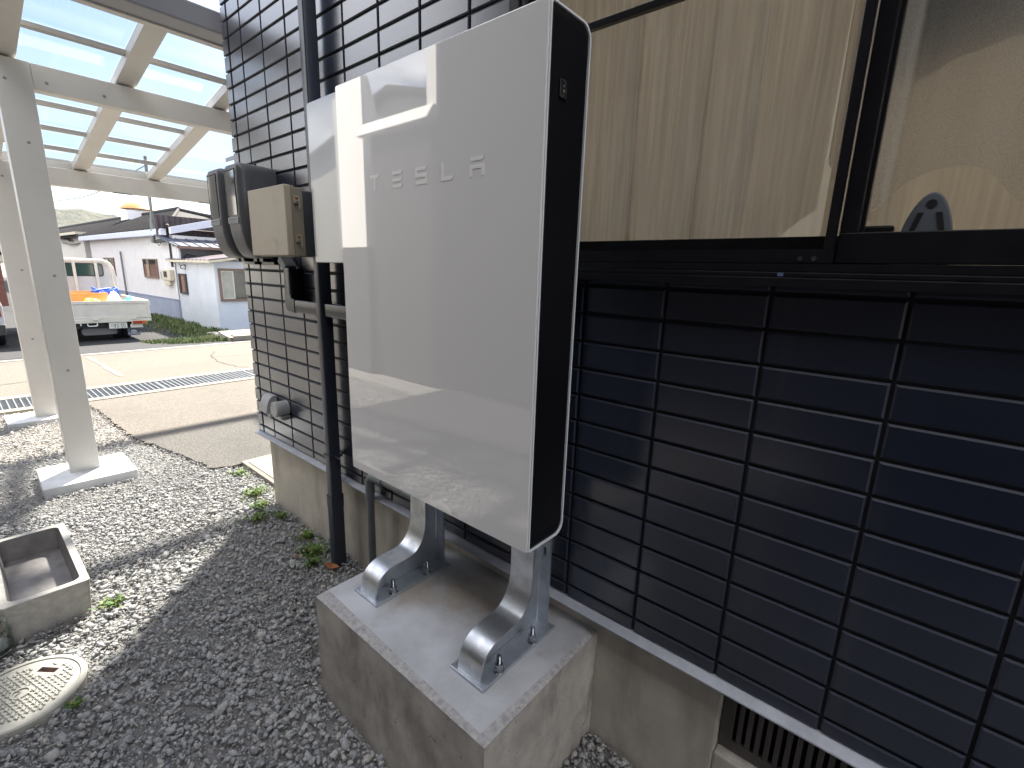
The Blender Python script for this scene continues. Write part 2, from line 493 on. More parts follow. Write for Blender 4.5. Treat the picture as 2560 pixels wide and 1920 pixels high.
M['truckw'] = mat("chalky_white_paint", (.60, .58, .525), (.52, .50, .45), rough=.5, scale=5, stains=((.35, .30, .23), 8, .62, .85, (1, 1, .6)))
M['truckblue'] = mat("white_cab_paint", (.55, .555, .56), (.47, .485, .50), rough=.4, scale=5, stains=((.40, .36, .30), 6, .62, .85, (1, 1, 1)))
M['chassis'] = mat("dark_chassis", (.03, .03, .032), (.06, .055, .05), rough=.7, scale=14)
M['tank'] = mat("grey_tank", (.17, .165, .17), rough=.6)
M['rubber'] = mat("black_rubber", (.02, .022, .03), rough=.7)
M['flap'] = mat("grey_mudflap", (.11, .12, .16), rough=.6)
M['redlens'] = mat("red_lens", (.30, .02, .015), rough=.15, coat=.6)
M['amberlens'] = mat("amber_lens", (.42, .11, .02), rough=.15, coat=.6)
M['plate'] = mat("number_plate", (.66, .66, .60), rough=.4)
M['plateink'] = mat("plate_green", (.05, .09, .07), rough=.5)
M['cabglass'] = mat("cab_glass", (.035, .07, .06), rough=.05, coat=1.0)
M['oranget'] = mat("orange_plastic", (.62, .30, .10), (.52, .23, .07), rough=.5, scale=9)
M['yellowt'] = mat("yellow_sheet", (.80, .52, .05), (.70, .40, .03), rough=.5, scale=9)
M['bluet'] = mat("blue_rope", (.03, .09, .50), (.05, .15, .6), rough=.6, scale=30)
M['cyant'] = mat("cyan_sheet", (.25, .60, .65), (.10, .32, .38), rough=.5, scale=9)
M['whitet'] = mat("white_sheet", (.78, .77, .74), (.65, .64, .6), rough=.6, scale=9)
M['hill'] = mat("wooded_hill", (.075, .085, .075), (.12, .12, .095), rough=.95, scale=.16, bump=1, bscale=.5, bdist=2)
M['grass'] = mat_tone("grass_blades", ((0, (.05, .085, .028)), (.5, (.095, .15, .045)), (1, (.20, .19, .10))), rough=.7, bscale=6)
M['weed'] = mat_tone("weed_leaves", ((0, (.045, .10, .02)), (.6, (.11, .19, .035)), (1, (.26, .27, .07))), rough=.6, bscale=40)
M['leaf'] = mat("dead_leaf", (.19, .075, .025), (.10, .04, .016), rough=.7, scale=60)
M['stone'] = mat_tone("crushed_stone", ((0, (.215, .218, .226)), (.35, (.315, .313, .31)), (.7, (.395, .387, .37)), (.93, (.46, .425, .375)), (1, (.56, .54, .505))), rough=.85, bump=.5, bscale=120)
M['neighbour'] = mat("shade_dark_cladding", (.009, .009, .0105), (.006, .006, .007), rough=.9, spec=0, scale=2, stretch=(6, 6, .3))
M['corr'] = mat("shade_dark_corrugated", (.024, .023, .021), (.018, .017, .016), rough=.6, scale=3)
M['whitewall'] = mat("bright_white_wall", (.90, .89, .86), rough=.5)
M['shadewall'] = mat("shade_grey_wall", (.022, .022, .022), rough=.8)
M['lace'] = mat_cloth("lace_cloth", (.95, .91, .87), see=.26, col2=(.74, .70, .665))  # paler and darker streaks stand in for light on the folds
M['lacep'] = mat_cloth("patterned_lace", (.93, .90, .86), see=.28, weave=900)
M['drape'] = mat_cloth("beige_dimming_cloth", (.72, .66, .58), see=.12, col2=(.60, .545, .475))
M['screen'] = mat_cloth("insect_screen", (.03, .03, .035), see=.74)
M['room'] = mat("room_wall", (.50, .42, .27), (.44, .37, .24), rough=.9, scale=3)
M['navy'] = mat("dark_navy", (.03, .03, .045), (.04, .04, .06), rough=.9, scale=12)
M['greyseat'] = mat("grey_moulded_plastic", (.19, .20, .225), (.16, .17, .19), rough=.4, scale=12)
M['petal_y'] = mat("yellow_petals", (.75, .55, .03), rough=.6)
M['petal_p'] = mat("pink_petals", (.65, .22, .40), rough=.6)
M['petal_v'] = mat("violet_petals", (.16, .05, .20), rough=.6)
M['jar'] = mat_glass("jar_glass", (.86, .90, .88), refl=1.6)
M['bluecap'] = mat("blue_tag", (.12, .16, .30), rough=.4)
M['trunkc'] = mat("trunk", (.10, .08, .06), rough=.9)
M['jarwater'] = mat("murky_residue", (.09, .085, .07), (.05, .045, .035), rough=.3, scale=30)
M['pitlid'] = mat("pink_concrete", (.36, .30, .255), (.29, .245, .205), rough=.85, scale=25, bump=.3, bscale=120, bdist=.003)
M['brick'] = mat("red_brown_wall", (.20, .085, .06), (.14, .06, .045), rough=.8, scale=8)
M['leafgreen'] = mat("flower_leaves", (.05, .10, .03), (.08, .14, .04), rough=.6, scale=30)
M['lowpale'] = mat("pale_lower_wall", (.42, .42, .41), (.37, .37, .36), rough=.7, scale=3)
M['gutter2'] = mat("grey_crossbar", (.42, .40, .37), rough=.45)
M['creamsheet'] = mat_cloth("cream_glow_sheet", (.70, .675, .63), see=.0, col2=(.63, .605, .565))
M['passage'] = mat("shade_dark_passage", (.035, .036, .04), (.055, .054, .055), rough=.95, scale=9, spec=0)
M['line2'] = mat("faded_paint_streak", (.185, .167, .14), (.155, .138, .113), rough=.9, scale=25)
# ------------------------------------------------------------------ ground, roads
G = -0.765


def gz(x):
    return G if x > -8.9 else max(G - .0883 * (-8.9 - x), -.977)


g = MB()
xs = [-600, -200, -80, -40, -20, -13, -11.3, -11, -10, -8.9, -6, -4, -2, 0, 2, 6, 20, 80, 300]
ys = [-300, -80, -30, -12, -6, -3, -1, 0, 1, 3, 6, 12, 30, 80, 300]
g.v = [(x, y, gz(x) - .022) for y in ys for x in xs]
nx = len(xs)
g.f = [(j * nx + i, j * nx + i + 1, (j + 1) * nx + i + 1, (j + 1) * nx + i) for j in range(len(ys) - 1) for i in range(nx - 1)]
g.m = [0] * len(g.f)
tag(g.build("ground", M['bare']), kind="structure")

# old asphalt apron with a ragged broken edge
edge = [(-5.33, -.06), (-4.9, -.02), (-4.4, .0), (-3.95, .01), (-3.68, .034), (-3.5, .085), (-3.35, .109), (-3.1, .165), (-2.9, .20),
        (-2.67, .238), (-2.61, .31), (-2.59, .40)]
ragged = []
for a, b in zip(edge[:-1], edge[1:]):
    n = max(2, int(math.dist(a, b) / .03))
    for k in range(n):
        t = k / n
        ragged.append((a[0] + (b[0] - a[0]) * t + rnd.gauss(0, .006), a[1] + (b[1] - a[1]) * t + rnd.gauss(0, .008)))
ragged += [(-2.60, .41), (-2.60, .62), (-1.98, .62), (-1.98, 9), (-5.33, 9)]
tag(MB().prism(ragged, 'z', G - .03, G + .004).build("asphalt_apron", M['asphalt']), kind="structure")
tag(MB().prism([(-3.3, -9), (12, -9), (12, -1.5), (-3.3, -1.5)], 'z', G - .03, G + .006).build("passage_shade_strip", M['passage']), kind="structure")  # added dark paving; its colour stands in for shade in the passage
# road beyond the drain
r = MB()
r.box(-8.78, -6.07, -30, 40, G - .05, G - .004)
def crack(pts, w, mi, jit=.012):
    P = []
    for a, b in zip(pts[:-1], pts[1:]):
        for k in range(8): P.append((a[0] + (b[0] - a[0]) * k / 8 + rnd.gauss(0, jit), a[1] + (b[1] - a[1]) * k / 8 + rnd.gauss(0, jit)))
    P.append(pts[-1]); v = []
    for i, p in enumerate(P):
        q_ = P[min(i + 1, len(P) - 1)]; o_ = P[max(i - 1, 0)]
        d = Vector((q_[0] - o_[0], q_[1] - o_[1])).normalized(); ww = w * rnd.uniform(.5, 1.2)
        v += [(p[0] - d.y * ww, p[1] + d.x * ww, G + .0002), (p[0] + d.y * ww, p[1] - d.x * ww, G + .0002)]
    r.add(v, [(2 * i, 2 * i + 1, 2 * i + 3, 2 * i + 2) for i in range(len(P) - 1)], mi)
crack([(-7.9, 1.96), (-7.36, 1.75), (-6.9, 1.68), (-6.58, 1.70), (-6.27, 1.74), (-6.1, 1.95)], .008, 1)
crack([(-7.36, 1.75), (-7.2, 2.2), (-7.3, 2.9)], .006, 1)
crack([(-7.1, -1.4), (-6.8, -.9), (-6.9, -.3), (-6.5, .1)], .006, 1)
crack([(-8.44, .43), (-7.58, .45), (-6.54, .48)], .035, 2, .004)
tag(r.build("road", [M['road'], M['groove'], M['line2']]), kind="structure")
r = MB(); r.add([(-8.72, -30, G + .002), (-8.60, -30, G + .002), (-8.60, 40, G + .002), (-8.72, 40, G + .002)], [(0, 1, 2, 3)])
tag(r.build("road_edge_line", M['line']), kind="structure")
# yard sloping down past the road, coloured dark to stand in for shade
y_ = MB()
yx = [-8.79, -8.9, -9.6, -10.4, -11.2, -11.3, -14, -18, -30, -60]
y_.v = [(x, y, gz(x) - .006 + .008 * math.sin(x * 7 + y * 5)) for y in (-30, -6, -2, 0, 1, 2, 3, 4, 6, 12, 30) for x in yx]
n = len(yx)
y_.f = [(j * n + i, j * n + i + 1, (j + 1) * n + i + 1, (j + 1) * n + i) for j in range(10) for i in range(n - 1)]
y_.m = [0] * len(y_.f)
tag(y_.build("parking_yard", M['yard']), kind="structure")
# concrete channel of the drain
c = MB()
c.box(-5.45, -5.34, -30, 40, G - .10, G + .012); c.box(-6.06, -5.94, -30, 40, G - .10, G + .012)
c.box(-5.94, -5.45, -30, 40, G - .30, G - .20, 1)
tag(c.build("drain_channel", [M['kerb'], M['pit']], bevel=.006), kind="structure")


def grate_mesh():
    m = MB()
    L_, z0, z1 = .992, G - .035, G + .006
    for k in range(12): 
        x = -5.935 + .485 * k / 11
        m.box(x - .003 + .0, x + .003, 0, L_, z0, z1)
    for k in range(21):
        y = .004 + (L_ - .008) * k / 20
        m.box(-5.937, -5.452, y - .0045, y + .0045, z1 - .016, z1 + .001)
    return m


grate0 = None
for k in range(7):
    y0 = -2.32 + k * 1.0
    if grate0 is None:
        grate0 = grate_mesh().build("drain_grate", M['grate']); o = grate0
    else:
        o = grate0.copy(); scene.collection.objects.link(o)
    o.location = (0, y0, 0)
    tag(o, "steel grid panel lying in the roadside drain, one of a row of identical panels", "drain grate", "steel grid panels along the drain")

# ------------------------------------------------------------------ hillside behind the houses
hv, hf = [], []
hn, hm = 120, 14
for i in range(hn):
    y = -60 + 320 * i / (hn - 1)
    top = 17.5 + 2.5 * math.sin(y * .03 + 1.0) - .16 * max(0, y - 26) + 1.1 * math.sin(y * .31) * math.sin(y * .11 + 2) + rnd.gauss(0, .45)
    for j in range(hm):
        t = j / (hm - 1)
        hv.append((-190 - 60 * t, y * (1 + .2 * t), -3 + (max(top, 6) + 3) * t ** .8 + rnd.gauss(0, .25) * (t > 0)))
for i in range(hn - 1):
    for j in range(hm - 1):
        hf.append((i * hm + j, (i + 1) * hm + j, (i + 1) * hm + j + 1, i * hm + j + 1))
h = MB(); h.add(hv, hf); tag(h.build("hillside", M['hill']), kind="structure")

# ------------------------------------------------------------------ the tiled house
house = thing("tiled_house", "dark house clad in glossy navy tiles with a wide black framed window", "house", (-1.94, .4, G))
WY = .305
wx0, wx1, wz0, wz1 = .045, 1.78, .655, 1.95            # window opening
HX1, HZ1 = 4.2, 4.35
w = MB()
for (a, b, z0, z1) in ((-1.935, wx0, -.33, HZ1), (wx0, wx1, -.33, wz0), (wx0, wx1, wz1, HZ1), (wx1, HX1, -.33, HZ1)):
    w.box(a, b, WY + .007, .40, z0, z1)
BK = 3.25
w.box(-1.932, -1.84, .40, BK, -.33, HZ1)              # side wall
w.box(HX1 - .1, HX1 - .001, .40, BK, -.33, HZ1)
for (a, b, z0, z1) in ((-1.84, -.1, -.33, HZ1), (2.3, HX1 - .1, -.33, HZ1), (-.1, 2.3, 2.0, HZ1), (-.1, 2.3, -.33, -.12)):
    w.box(a, b, BK - .1, BK - .001, z0, z1)             # back wall; opening added so daylight backlights the curtains
w.build("wall_backing", M['groove'], house)

PX, PZ, X0, Z0 = .2245, .0752, .300, .551


def tile(mb, x0, x1, z0, z1, g=.0034, c=.0042, d=.0062, y=WY):
    a0, a1, b0, b1 = x0 + g, x1 - g, z0 + g, z1 - g
    if a1 - a0 < 2.5 * c or b1 - b0 < 2.5 * c: return
    j = rnd.uniform(-.0005, .0005)
    yo, yf, ym = y + d, y + j, y + j + .75 * c
    v = [(a0, yo, b0), (a1, yo, b0), (a1, yo, b1), (a0, yo, b1), (a0, ym, b0), (a1, ym, b0), (a1, ym, b1), (a0, ym, b1),
         (a0 + c, yf, b0 + c), (a1 - c, yf, b0 + c), (a1 - c, yf, b1 - c), (a0 + c, yf, b1 - c)]
    mb.add(v, [(8, 9, 10, 11)] + [(k, (k + 1) % 4, 4 + (k + 1) % 4, 4 + k) for k in range(4)])
    mb.add(v, [(4 + k, 4 + (k + 1) % 4, 8 + (k + 1) % 4, 8 + k) for k in range(4)], 1)


tm = MB()
rows = range(-12, 51)
cols = range(-10, 18)
for j in rows:
    z0 = Z0 + PZ * (j - 1); z1 = z0 + PZ
    z0 = max(z0, -.318)
    if z1 > HZ1: continue
    jog = .006 if j % 2 else 0
    for i in cols:
        x0 = X0 + PX * i; x1 = x0 + PX
        x0, x1 = max(x0, -1.868), min(x1, HX1)
        if x1 <= x0: continue
        cells = [(x0, x1, z0, z1)]
        if x1 > wx0 and x0 < wx1 and z1 > wz0 and z0 < wz1:
            cells = []
            if x0 < wx0: cells.append((x0, wx0, z0, z1))
            if x1 > wx1: cells.append((wx1, x1, z0, z1))
            xa, xb = max(x0, wx0), min(x1, wx1)
            if z0 < wz0: cells.append((xa, xb, z0, wz0))
            if z1 > wz1: cells.append((xa, xb, wz1, z1))
        for c_ in cells: tile(tm, *c_)
    # corner pieces wrap round the edge: a short face in front and the side wall
    tile(tm, -1.945 + jog, -1.868 + jog * .5, z0, z1, y=WY - .003)
tm.build("siding_tile", [M['tile'], M['tileedge']], house, recalc=False)
sm = MB()
for j in rows:
    z0 = max(Z0 + PZ * (j - 1), -.318); z1 = Z0 + PZ * j
    if z1 > HZ1: continue
    jog = .006 if j % 2 else 0
    for i in range(0, 14):
        y0, y1 = (WY, WY + .10) if i == 0 else (WY + .10 + PX * (i - 1), WY + .10 + PX * i)
        a0, a1, b0, b1 = y0 + .0042 * (i > 0), y1 - .0042, z0 + .0042, z1 - .0042
        xf, xo = -1.945 + jog * (i == 0), -1.932
        v = [(xo, a0, b0), (xo, a1, b0), (xo, a1, b1), (xo, a0, b1), (xf, a0 + .004, b0 + .004), (xf, a1 - .004, b0 + .004), (xf, a1 - .004, b1 - .004), (xf, a0 + .004, b1 - .004)]
        sm.add(v, [(4, 7, 6, 5), (0, 4, 5, 1), (1, 5, 6, 2), (2, 6, 7, 3), (3, 7, 4, 0)])
sm.build("side_siding_tile", M['tile'], house, recalc=False)

# foundation with the recessed vent opening
vx0, vx1, vz0 = .768, 1.44, -.562
f = MB()
f.box(-1.87, vx0, .332, .42, -1.0, -.336); f.box(vx1, HX1 - .02, .332, .42, -1.0, -.336)
f.box(vx0, vx1, .332, .42, -1.0, vz0); f.box(-1.87, -1.80, .42, 3.2, -1.0, -.336)
f.build("foundation", M['found'], house, bevel=.006)
# sloping flashing under the siding
fl = MB(); fl.prism([(.283, -.331), (.283, -.336), (.332, -.336), (.332, -.318), (.312, -.317)], 'x', -1.95, HX1)
fl.prism([(-1.95, -.331), (-1.95, -.336), (-1.87, -.336), (-1.87, -.318), (-1.93, -.317)], 'y', .3321, 3.25)
fl.build("flashing", M['flash'], house, bevel=.0015)
# vent grille
vg = MB()
gy = .362
vg.box(vx0 + .001, vx1 - .001, gy + .02, gy + .03, vz0 + .001, -.337, 1)
vg.box(vx0 + .001, vx0 + .032, gy, gy + .012, vz0 + .002, -.337); vg.box(vx1 - .032, vx1 - .001, gy, gy + .012, vz0 + .002, -.337)
vg.box(vx0 + .032, vx1 - .032, gy, gy + .012, vz0 + .002, vz0 + .034)
x = vx0 + .032
while x < vx1 - .035:
    vg.box(x + .0095, x + .0215, gy + .001, gy + .012, vz0 + .034, -.337); x += .0215
M['ventm'] = mat("vent_bronze", (.105, .092, .085), (.075, .066, .062), rough=.55, scale=14, metal=0)
vg.build("vent_grille", [M['ventm'], M['darkgap']], house, bevel=.001)

# window -----------------------------------------------------------------
win = MB()
win.box(wx0, wx1, .252, .36, .658, .668); win.box(wx0, wx1, .262, .36, .668, .684)          # sill ledges
win.box(wx0 - .012, wx1 + .012, .247, .312, .640, .658)                                     # lower lip
win.box(wx0, wx0 + .030, .262, .36, .684, wz1); win.box(wx1 - .03, wx1, .262, .36, .684, wz1)
win.box(wx0, wx1, .262, .36, wz1 - .035, wz1)
wf = win.build("window", M['blackframe'], house, bevel=.002)
sc_ = MB()                                                     # screen sash, left
sc_.box(wx0 + .03, .848, .268, .288, .6845, .711); sc_.box(wx0 + .03, wx0 + .046, .268, .288, .711, 1.91)
sc_.box(.832, .848, .268, .288, .711, 1.91)
ss = sc_.build("screen_frame", M['blackframe'], wf, bevel=.0015)
q = MB(); q.add([(wx0 + .046, .280, .711), (.832, .280, .711), (.832, .280, 1.91), (wx0 + .046, .280, 1.91)], [(0, 1, 2, 3)])
q.build("insect_screen", M['screen'], wf)
ls = MB()                                                      # left glass sash, behind the screen
ls.box(wx0 + .031, .88, .318, .342, .686, .738); ls.box(.846, .884, .3185, .3415, .738, 1.91); ls.box(wx0 + .031, wx0 + .06, .3185, .3415, .738, 1.91)
ls.box(wx0 + .06, .846, .322, .338, 1.236, 1.252)
ls.build("left_sash", M['blackframe'], wf, bevel=.0015)
q = MB(); q.add([(wx0 + .06, .33, .738), (.846, .33, .738), (.846, .33, 1.91), (wx0 + .06, .33, 1.91)], [(0, 1, 2, 3)])
q.build("left_pane", M['pane'], wf)
rs = MB()
rs.box(.850, wx1 - .031, .290, .316, .686, .741); rs.box(.850, .878, .2905, .3155, .741, 1.91); rs.box(wx1 - .07, wx1 - .031, .2905, .3155, .741, 1.91)
rs.build("right_sash", M['blackframe'], wf, bevel=.002)
q = MB(); q.add([(.878, .303, .741), (wx1 - .07, .303, .741), (wx1 - .07, .303, 1.91), (.878, .303, 1.91)], [(0, 1, 2, 3)])
q.build("right_pane", M['pane'], wf)
for x in (.797, .820):
    sw = MB(); sw.lathe([(.0045, 0), (.0045, -.002), (.0028, -.002), (.0028, -.0005)], (x, .268, .6935), 'y', 14)
    sw.build("screw_cap", M['bolt'], wf, smooth=True)
MB().box(.766, .776, .2505, .2519, .660, .6665).build("blue_tab", M['bluecap'], wf)

# room behind the window
rm = MB()
rm.add([(-.3, .401, -.12), (2.5, .401, -.12), (2.5, 3.15, -.12), (-.3, 3.15, -.12), (-.3, .401, 2.3), (2.5, .401, 2.3), (2.5, 3.15, 2.3), (-.3, 3.15, 2.3)],
       [(0, 1, 2, 3), (4, 5, 6, 7), (0, 3, 7, 4), (1, 2, 6, 5)])
rm.box(-.3, wx0, .4005, .44, -.12, 2.3); rm.box(wx1, 2.5, .4005, .44, -.12, 2.3); rm.box(wx0, wx1, .4005, .44, -.12, .60); rm.box(wx0, wx1, .4005, .44, wz1, 2.3)
rm.build("room", M['room'], house, recalc=False)
ib = MB(); ib.box(wx0 - .02, wx1 + .02, .361, .60, .60, .690)
ib.build("inner_sill", M['room'], house, bevel=.004)

# low pitched roof, out of frame overhead
rf = MB()
rf.prism([(-.25, 4.22), (1.78, 5.2), (3.8, 4.22), (3.8, 4.36), (1.78, 5.36), (-.25, 4.36)], 'x', -2.35, HX1 + .4)
rf.build("roof", M['slate'], house)

# square downpipe with collars and wall brackets
dp = MB()
dp.prism(rrect(-1.010, -.966, .230, .285, .006, 3), 'z', -.62, 3.4)
dp.prism(rrect(-1.014, -.962, .226, .289, .006, 3), 'z', -.46, -.40)
dp.prism(rrect(-1.012, -.964, .2275, .2875, .006, 3), 'z', -.775, -.46)
pipe = dp.build("downpipe", M['pipe'], house, smooth=True, bevel=0)
for z in (-.21, .72, 1.72):
    br = MB(); br.box(-1.016, -.960, .224, .291, z, z + .016); br.box(-.99, -.984, .291, .312, z + .003, z + .013)
    br.box(-.960, -.915, .252, .256, z + .004, z + .012)
    br.build("pipe_bracket", M['pipe'], pipe, bevel=.001)

# ------------------------------------------------------------------ concrete pedestal
ped = thing("concrete_pedestal", "grey concrete block with a trowelled top carrying the battery cabinet's steel brackets", "pedestal", (.02, .08, G))
px0, px1, py0, py1, pz = -.363, .405, -.164, .331, -.400
V, F = [], []


def wob(s): return rnd.gauss(0, s)


body = MB()
n1, n2 = 40, 26
def side(fn, m, k):
    o = len(body.v)
    for a in range(m + 1):
        for b in range(k + 1):
            body.v.append(fn(a / m, b / k))
    for a in range(m):
        for b in range(k):
            i = o + a * (k + 1) + b
            body.f.append((i, i + k + 1, i + k + 2, i + 1)); body.m.append(0)
bot = -.83
cw = .020
side(lambda s, t: (px0 + (px1 - px0) * s, py0 + .0015 * math.sin(s * 23 + t * 9), bot + (pz - .004 - bot) * t), n1, n2)
side(lambda s, t: (px1 + .0015 * math.sin(s * 17 + t * 11), py0 + (py1 - py0) * s, bot + (pz - .004 - bot) * t), n2, n2)
side(lambda s, t: (px0, py1 - (py1 - py0) * s, bot + (pz - .004 - bot) * t), n2, n2)
body.build("block", M['pedside'], ped, smooth=True, recalc=False, angle=60)
ed = MB()                                                    # rough arris band round the top
def band(p, q_, r_, s_): ed.add([p, q_, r_, s_], [(0, 1, 2, 3)])
i0 = (px0 + .003, py0 + .042, pz); i1 = (px1 - .030, py0 + .018, pz); i2 = (px1 - .012, py1, pz); i3 = (px0 + .003, py1, pz)
o0 = (px0, py0, pz - .004); o1 = (px1, py0, pz - .004); o2 = (px1, py1, pz - .004); o3 = (px0, py1, pz - .004)
band(o0, o1, i1, i0); band(o1, o2, i2, i1); band(o3, o0, i0, i3)
ed.build("arris", M['pededge'], ped)
tp = MB(); tp.add([i0, i1, i2, i3], [(0, 1, 2, 3)]); tp.build("top", M['pedtop'], ped)

# ------------------------------------------------------------------ steel brackets
def bracket(cx, label):
    t = thing("mounting_bracket", label, "steel bracket", (cx, .09, pz), "steel brackets under the battery cabinet")
    hw = .041
    b = MB(); b.box(cx - .060, cx + .063, -.066, .250, pz + .0005, pz + .0095)
    b.build("base_plate", M['zinc_dull'], t, bevel=.0015)
    prof = curve_path([(-.054, pz + .0095), (-.052, -.372), (-.046, -.346), (-.034, -.327), (-.016, -.313), (.006, -.304), (.034, -.3005),
                       (.062, -.300), (.090, -.298), (.113, -.290), (.133, -.270), (.146, -.246), (.153, -.215), (.155, -.180), (.155, -.10), (.155, .2), (.155, .95)], 5)
    b = MB(); b.strip(prof, -.006, 'x', cx - hw, cx + hw)
    b.build("front_plate", M['zinc'], t, smooth=True, angle=45)
    wp = []
    for k, (y, z) in enumerate(prof):                   # web stops inside the thickness of the front plate
        a_, b_ = prof[max(k - 1, 0)], prof[min(k + 1, len(prof) - 1)]
        d_ = Vector((b_[0] - a_[0], b_[1] - a_[1])).normalized()
        wp.append((y + d_.y * .004, z - d_.x * .004))
    wp += [(.237, .95), (.237, pz + .006)]; wp[0] = (wp[0][0], pz + .006)
    b = MB(); b.prism(wp, 'x', cx - .003, cx + .003); b.build("web", M['zinc_dull'], t)
    # back plate with a slotted hole near the cabinet
    b = MB()
    sx, sw2, s0, s1 = cx + .021, .005, -.165, -.135
    zb = pz + .0095
    b.box(cx - hw, cx + hw, .236, .243, zb, s0); b.box(cx - hw, cx + hw, .236, .243, s1, .95)
    b.box(cx - hw, sx - sw2, .236, .243, s0, s1); b.box(sx + sw2, cx + hw, .236, .243, s0, s1)
    b.build("back_plate", M['zinc_dull'], t)
    b = MB()                                               # weld beads
    for s in (1, -1):
        b.tube([(cx + s * .005, -.044 + .27 * k / 24, zb + .0015) for k in range(25)], [.0028 + rnd.uniform(-.0006, .0008) for _ in range(25)], 6)
        b.tube([(cx + s * .005, .234, zb + .5 * k / 40) for k in range(41)], [.0028 + rnd.uniform(-.0006, .0008) for _ in range(41)], 6)
    b.build("weld_bead", M['zinc'], t, smooth=True)
    for sx_ in (1, -1):
        for yb in (.010, .153):
            bx = cx + sx_ * .049 - (.0 if sx_ > 0 else -.003)
            bb = MB(); bb.lathe([(.0070, 0), (.0070, .043), (.0054, .046)], (bx, yb, zb + .002), 'z', 14)
            for k in range(8): bb.lathe([(.0070, 0), (.0078, .0012), (.0070, .0024)], (bx, yb, zb + .025 + k * .0024), 'z', 14, cap=False)
            ab = bb.build("anchor_bolt", M['bolt'], t, smooth=True)
            nb = MB(); nb.lathe([(.0160, 0), (.0160, .0024)], (bx, yb, zb + .0003), 'z', 20)
            hexa = [(bx + .0130 * math.cos(PI / 3 * k + .3), yb + .0130 * math.sin(PI / 3 * k + .3)) for k in range(6)]
            nb.prism(hexa, 'z', zb + .0027, zb + .0145)
            hexb = [(bx + .0128 * math.cos(PI / 3 * k + .9), yb + .0128 * math.sin(PI / 3 * k + .9)) for k in range(6)]
            nb.prism(hexb, 'z', zb + .0150, zb + .0235)
            nb.build("nut", M['bolt'], ab, bevel=.0008)
    return t


bracket(.241, "galvanised steel bracket under the cabinet's right end, nearest the viewer")
bracket(-.231, "galvanised steel bracket under the cabinet's left half, beside the grey conduit")

# ------------------------------------------------------------------ battery cabinet
cab = thing("battery_cabinet", "tall glossy white battery cabinet with black ribbed sides raised on steel brackets", "battery", (0, .07, 0))
HX, D, HT = .3765, .147, 1.15


def outline(inset=0.0, y0=.0065):
    return rrect(y0 + inset, D - inset, inset, HT - inset, (max(.009 - inset * .4, .003), .030 - inset * .6, .030 - inset * .6, max(.009 - inset * .4, .003)), 8)


fc = MB()
fc.prism([(x, z) for x, z in rrect(-.3755, .3755, .001, HT - .001, .006, 5)], 'y', 0, .0058)
cover = fc.build("front_cover", M['cover'], cab, bevel=.0022, seg=3)
sh = MB()
o_, i_ = outline(0), outline(.0042)
n = len(o_)
va = [(-HX, y, z) for y, z in o_] + [(HX, y, z) for y, z in o_] + [(-HX, y, z) for y, z in i_] + [(HX, y, z) for y, z in i_] \
    + [(-HX + .012, y, z) for y, z in i_] + [(HX - .012, y, z) for y, z in i_]
fa = []
for k in range(n):
    j = (k + 1) % n
    fa += [(k, j, n + j, n + k), (k, 2 * n + k, 2 * n + j, j), (n + k, n + j, 3 * n + j, 3 * n + k),
           (2 * n + k, 4 * n + k, 4 * n + j, 2 * n + j), (3 * n + k, 3 * n + j, 5 * n + j, 5 * n + k)]
sh.add(va, fa)
sh.build("shell", M['shell'], cab, smooth=True, angle=40)


def zspan(y):
    """inner height of the side recess at depth y"""
    r_ = .0275
    yb = D - .0045
    d = 0
    if y > yb - r_: d = r_ - math.sqrt(max(r_ * r_ - (y - (yb - r_)) ** 2, 0))
    return .0045 + d, HT - .0045 - d


for sgn in (1, -1):
    rb = MB()
    ya, yb = .0108, D - .0045
    N = 132
    vv, ff = [], []
    for k in range(N + 1):
        y = ya + (yb - ya) * k / N
        z0, z1 = zspan(y)
        dep = .0035 + .0032 * (.5 + .5 * math.cos(2 * PI * k / 4))
        xx = sgn * (HX - dep)
        # rib ends roll back towards the rear corner near top and bottom
        bend = .010
        vv += [(sgn * (HX - .0042), y, z0), (xx, min(y + bend * .15, yb), min(z0 + .03, z1)), (xx, y, z0 + .06), (xx, y, z1 - .06), (xx, min(y + bend * .15, yb), z1 - .03), (sgn * (HX - .0042), y, z1)]
    for k in range(N):
        for j in range(5):
            a = k * 6 + j
            ff.append((a, a + 6, a + 7, a + 1))
    rb.add(vv, ff)
    sp = rb.build("side_panel", M['ribs'], cab)
    if sgn > 0:
        s_ = MB(); s_.box(HX - .004, HX + .0005, .045, .068, .992, 1.026)
        so = s_.build("power_switch", M['switch'], sp, bevel=.0015)
        # rocker with its on and off marks
        mk = MB(); mk.box(HX + .0005, HX + .0012, .0525, .0605, .999, 1.019)
        mk.build("rocker", M['ribs'], sp, bevel=.0006)
        im = MB(); im.box(HX + .0012, HX + .0015, .0562, .0568, 1.0115, 1.0155)
        im.lathe([(.0016, 0), (.0016, .0003), (.0022, .0003), (.0022, 0)], (HX + .0012, .0565, 1.0045), 'x', 16, cap=False)
        im.build("switch_mark", M['mark'], sp)

